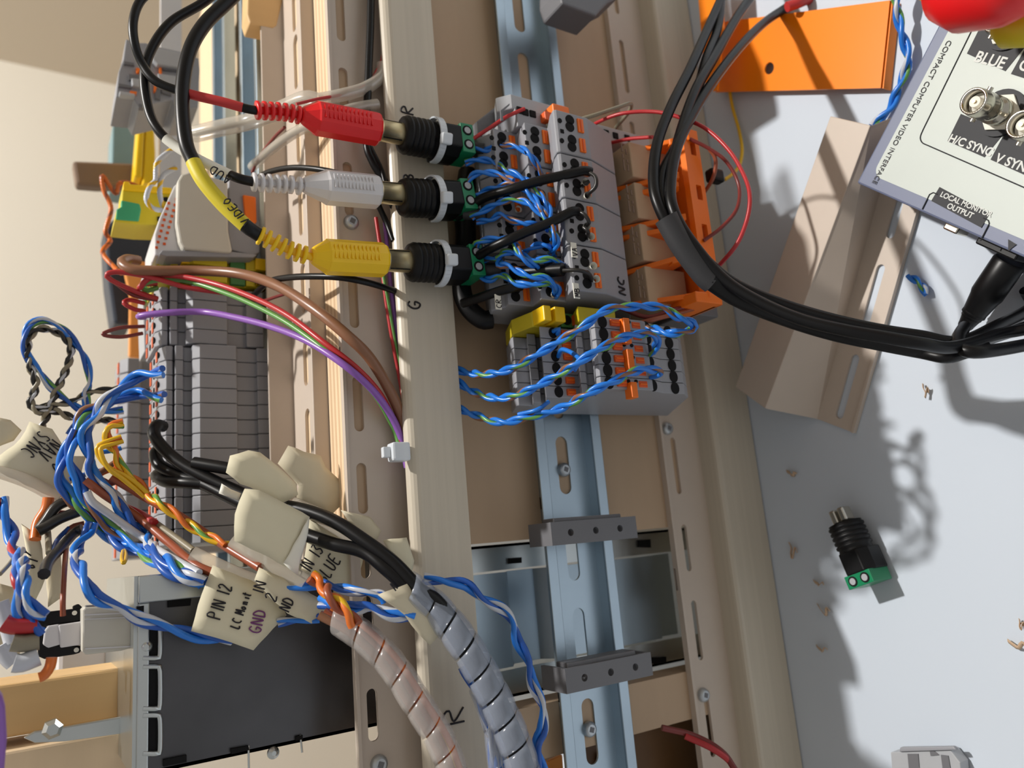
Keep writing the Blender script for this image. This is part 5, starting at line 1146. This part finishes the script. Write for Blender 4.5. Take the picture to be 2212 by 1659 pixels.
flag(((460,1222),(545,1254),(606,1300),(618,1328),(548,1405),(520,1396),(470,1378),(412,1364),(428,1305)), .280, 'tape', 'masking tape flag lettered PIN 12 with purple GND, torn below', (('PIN 12', (474,1338), (502,1262), .0044), ('LC Monit', (514,1358), (542,1278), .0030), ('GND', (560,1368), (575,1316), .0040, 'ink_purple')))
flag(((560,1226),(640,1262),(716,1310),(672,1346),(620,1325),(548,1254)), .274, 'tape', 'masking tape flag lettered IN 2 ND over the orange wires', (('IN', (566,1284), (576,1254), .0038), ('2', (592,1300), (600,1282), .0040), ('ND', (622,1322), (636,1294), .0038)))
flag(((815,1283),(878,1262),(905,1292),(962,1350),(958,1366),(930,1394),(905,1372),(872,1328)), .2440, 'tape_thin', 'clear-looking tape flag with a small letter beside the wide spiral wrap', (('a' if False else 'A', (852,1276), (858,1268), .0030),))
flag(((64,912),(112,926),(124,946),(150,985),(186,985),(176,1020),(140,1060),(126,1082),(0,1020),(-20,1000),(44,950)), .345, 'tape', 'masking tape flag lettered NAV SYNC at the left edge', (('SYNC', (84,932), (40,978), .0050), ('NAV', (112,950), (76,984), .0050), ('O', (118,1000), (104,1012), .0046)))
flag(((-20,896),(22,908),(46,930),(30,952),(-20,972)), .350, 'tape_thin', 'pale tape piece behind the NAV SYNC flag')
flag(((46,1130),(84,1158),(92,1188),(97,1250),(72,1312),(52,1280),(58,1200)), .338, 'tape', 'narrow tape flag lettered 1 6 hanging above the black connector', (('Y', (66,1202), (74,1190), .0040), ('1', (80,1216), (84,1208), .0040), ('6', (72,1230), (80,1218), .0040)))
flag(((97,1190),(130,1186),(134,1290),(104,1312),(100,1250)), .342, 'tape_thin', 'translucent tape flag just right of the narrow lettered one')
flag(((-20,1255),(30,1270),(62,1340),(40,1420),(-20,1400)), .350, 'tape_thin', 'pale tape or sleeve at the left edge below the others')
flag(((478,1046),(520,1066),(515,1082),(472,1066)), .292, 'paper', 'tiny white sleeve on the lower black lead', curl=.001)
for pts, r, lab in ((((415,1195,.290),(470,1222,.286),(540,1252,.282),(620,1275,.278)), .0026, 'clear tape roll along the copper wire above PIN 12'), (((505,1165,.286),(560,1200,.280),(620,1235,.275),(660,1258,.272)), .0030, 'clear tape roll under the large blank flag'), (((630,1090,.282),(700,1120,.274),(780,1170,.266),(800,1185,.264)), .0030, 'clear tape roll around the lower black lead')):
    path = spline(px(pts), .0015); MB().sweep(path, r, 'clear_tube', 14, flat=(1,.6)).build('tape_roll', label=lab, cat='tape')
path = spline(px(((-20,1012,.347),(60,1040,.344),(130,1078,.341))), .002); MB().sweep(path, .0026, 'clear_tube', 12).build('tape_roll', label='clear roll along the lower edge of the NAV SYNC flag', cat='tape')
# ================================================================ connectors left of the chassis
cn = thing('panel_connector', 'black framed connector with a white body and many wires at the left', 'connector', at(130, 1370, y=.318))
def cp(pts, y, th, m, nm, bv=.0005): return MB().prism([at(u, v, y=y) for u, v in pts], (0, th, 0), m).build(nm, cn, bevel=bv)
cp(((80,1328),(100,1322),(172,1314),(178,1330),(176,1342),(100,1352),(96,1390),(176,1396),(174,1410),(160,1414),(96,1424),(82,1418)), .318, .004, 'black', 'frame')
cp(((96,1362),(104,1352),(128,1348),(132,1392),(104,1400),(92,1392)), .3165, .006, 'white_plastic', 'end_cap')
cp(((126,1350),(178,1342),(180,1392),(130,1400)), .316, .012, 'white_plastic', 'body')
for u, v in ((161,1324),(165,1404)): p = at(u, v, y=.3178); MB().cyl(p, p+V((0,-.0002,0)), .0008, 'paper').build('screw_hole', cn)
cp(((156,1310),(170,1304),(178,1312),(178,1322),(160,1322)), .3185, .003, 'black', 'corner_tab')
c2_ = thing('flat_connector', 'large off-white ridged connector shell between the black connector and chassis', 'connector', at(235, 1360, y=.312))
def cp2(pts, y, th, m, nm, bv=.0006): return MB().prism([at(u, v, y=y) for u, v in pts], (0, th, 0), m).build(nm, c2_, bevel=bv)
cp2(((178,1318),(184,1312),(262,1308),(290,1330),(290,1398),(262,1406),(184,1415),(178,1408)), .306, .014, 'cream_plastic', 'shell')
for v0, v1 in ((1322,1325),(1332,1334),(1395,1398)): cp2(((184,v0+5),(284,v0),(284,v1),(184,v1+5)), .3055, .001, 'white_plastic', 'ridge', 0)
cp2(((184,1308),(250,1304),(252,1309),(186,1313)), .3075, .004, 'grey_dark', 'latch_bar')
# purple thing at lower left edge and pcb parts with painted orange glow below the crossboard
far('purple_fabric', ((-40,1490),(0,1490),(10,1530),(14,1600),(6,1700),(-40,1700)), .26, .01, 'w_purple', 'blurred purple fabric at the bottom left edge', 'fabric', .002)
for pts, lab in ((((1430,1572,.2900),(1500,1590,.285),(1560,1625,.278),(1600,1680,.272)), 'dark brown wire crossing the lower duct at the bottom edge'), (((1480,1590,.2860),(1540,1618,.279),(1580,1650,.2755),(1600,1700,.273)), 'red wire beside it at the bottom edge')):
    wire([(u, v, y-.03) for u, v, y in pts], lab, 'w_red' if 'red' in lab[:4] else 'w_darkred', .0013)

for k, (pts, m) in enumerate(((((1182,1645),(1215,1630),(1220,1700),(1180,1700)), 'orange_pale'), (((1300,1625),(1345,1650),(1345,1700),(1296,1700)), 'orange_pale'))):  # orange glow on the board parts is put into their pale colour
    far('yellow_component', pts, .2885, .002, m, ['pale orange component left of the rail at the bottom edge', 'pale orange component right of the rail at the bottom edge'][k], 'component', .0004)
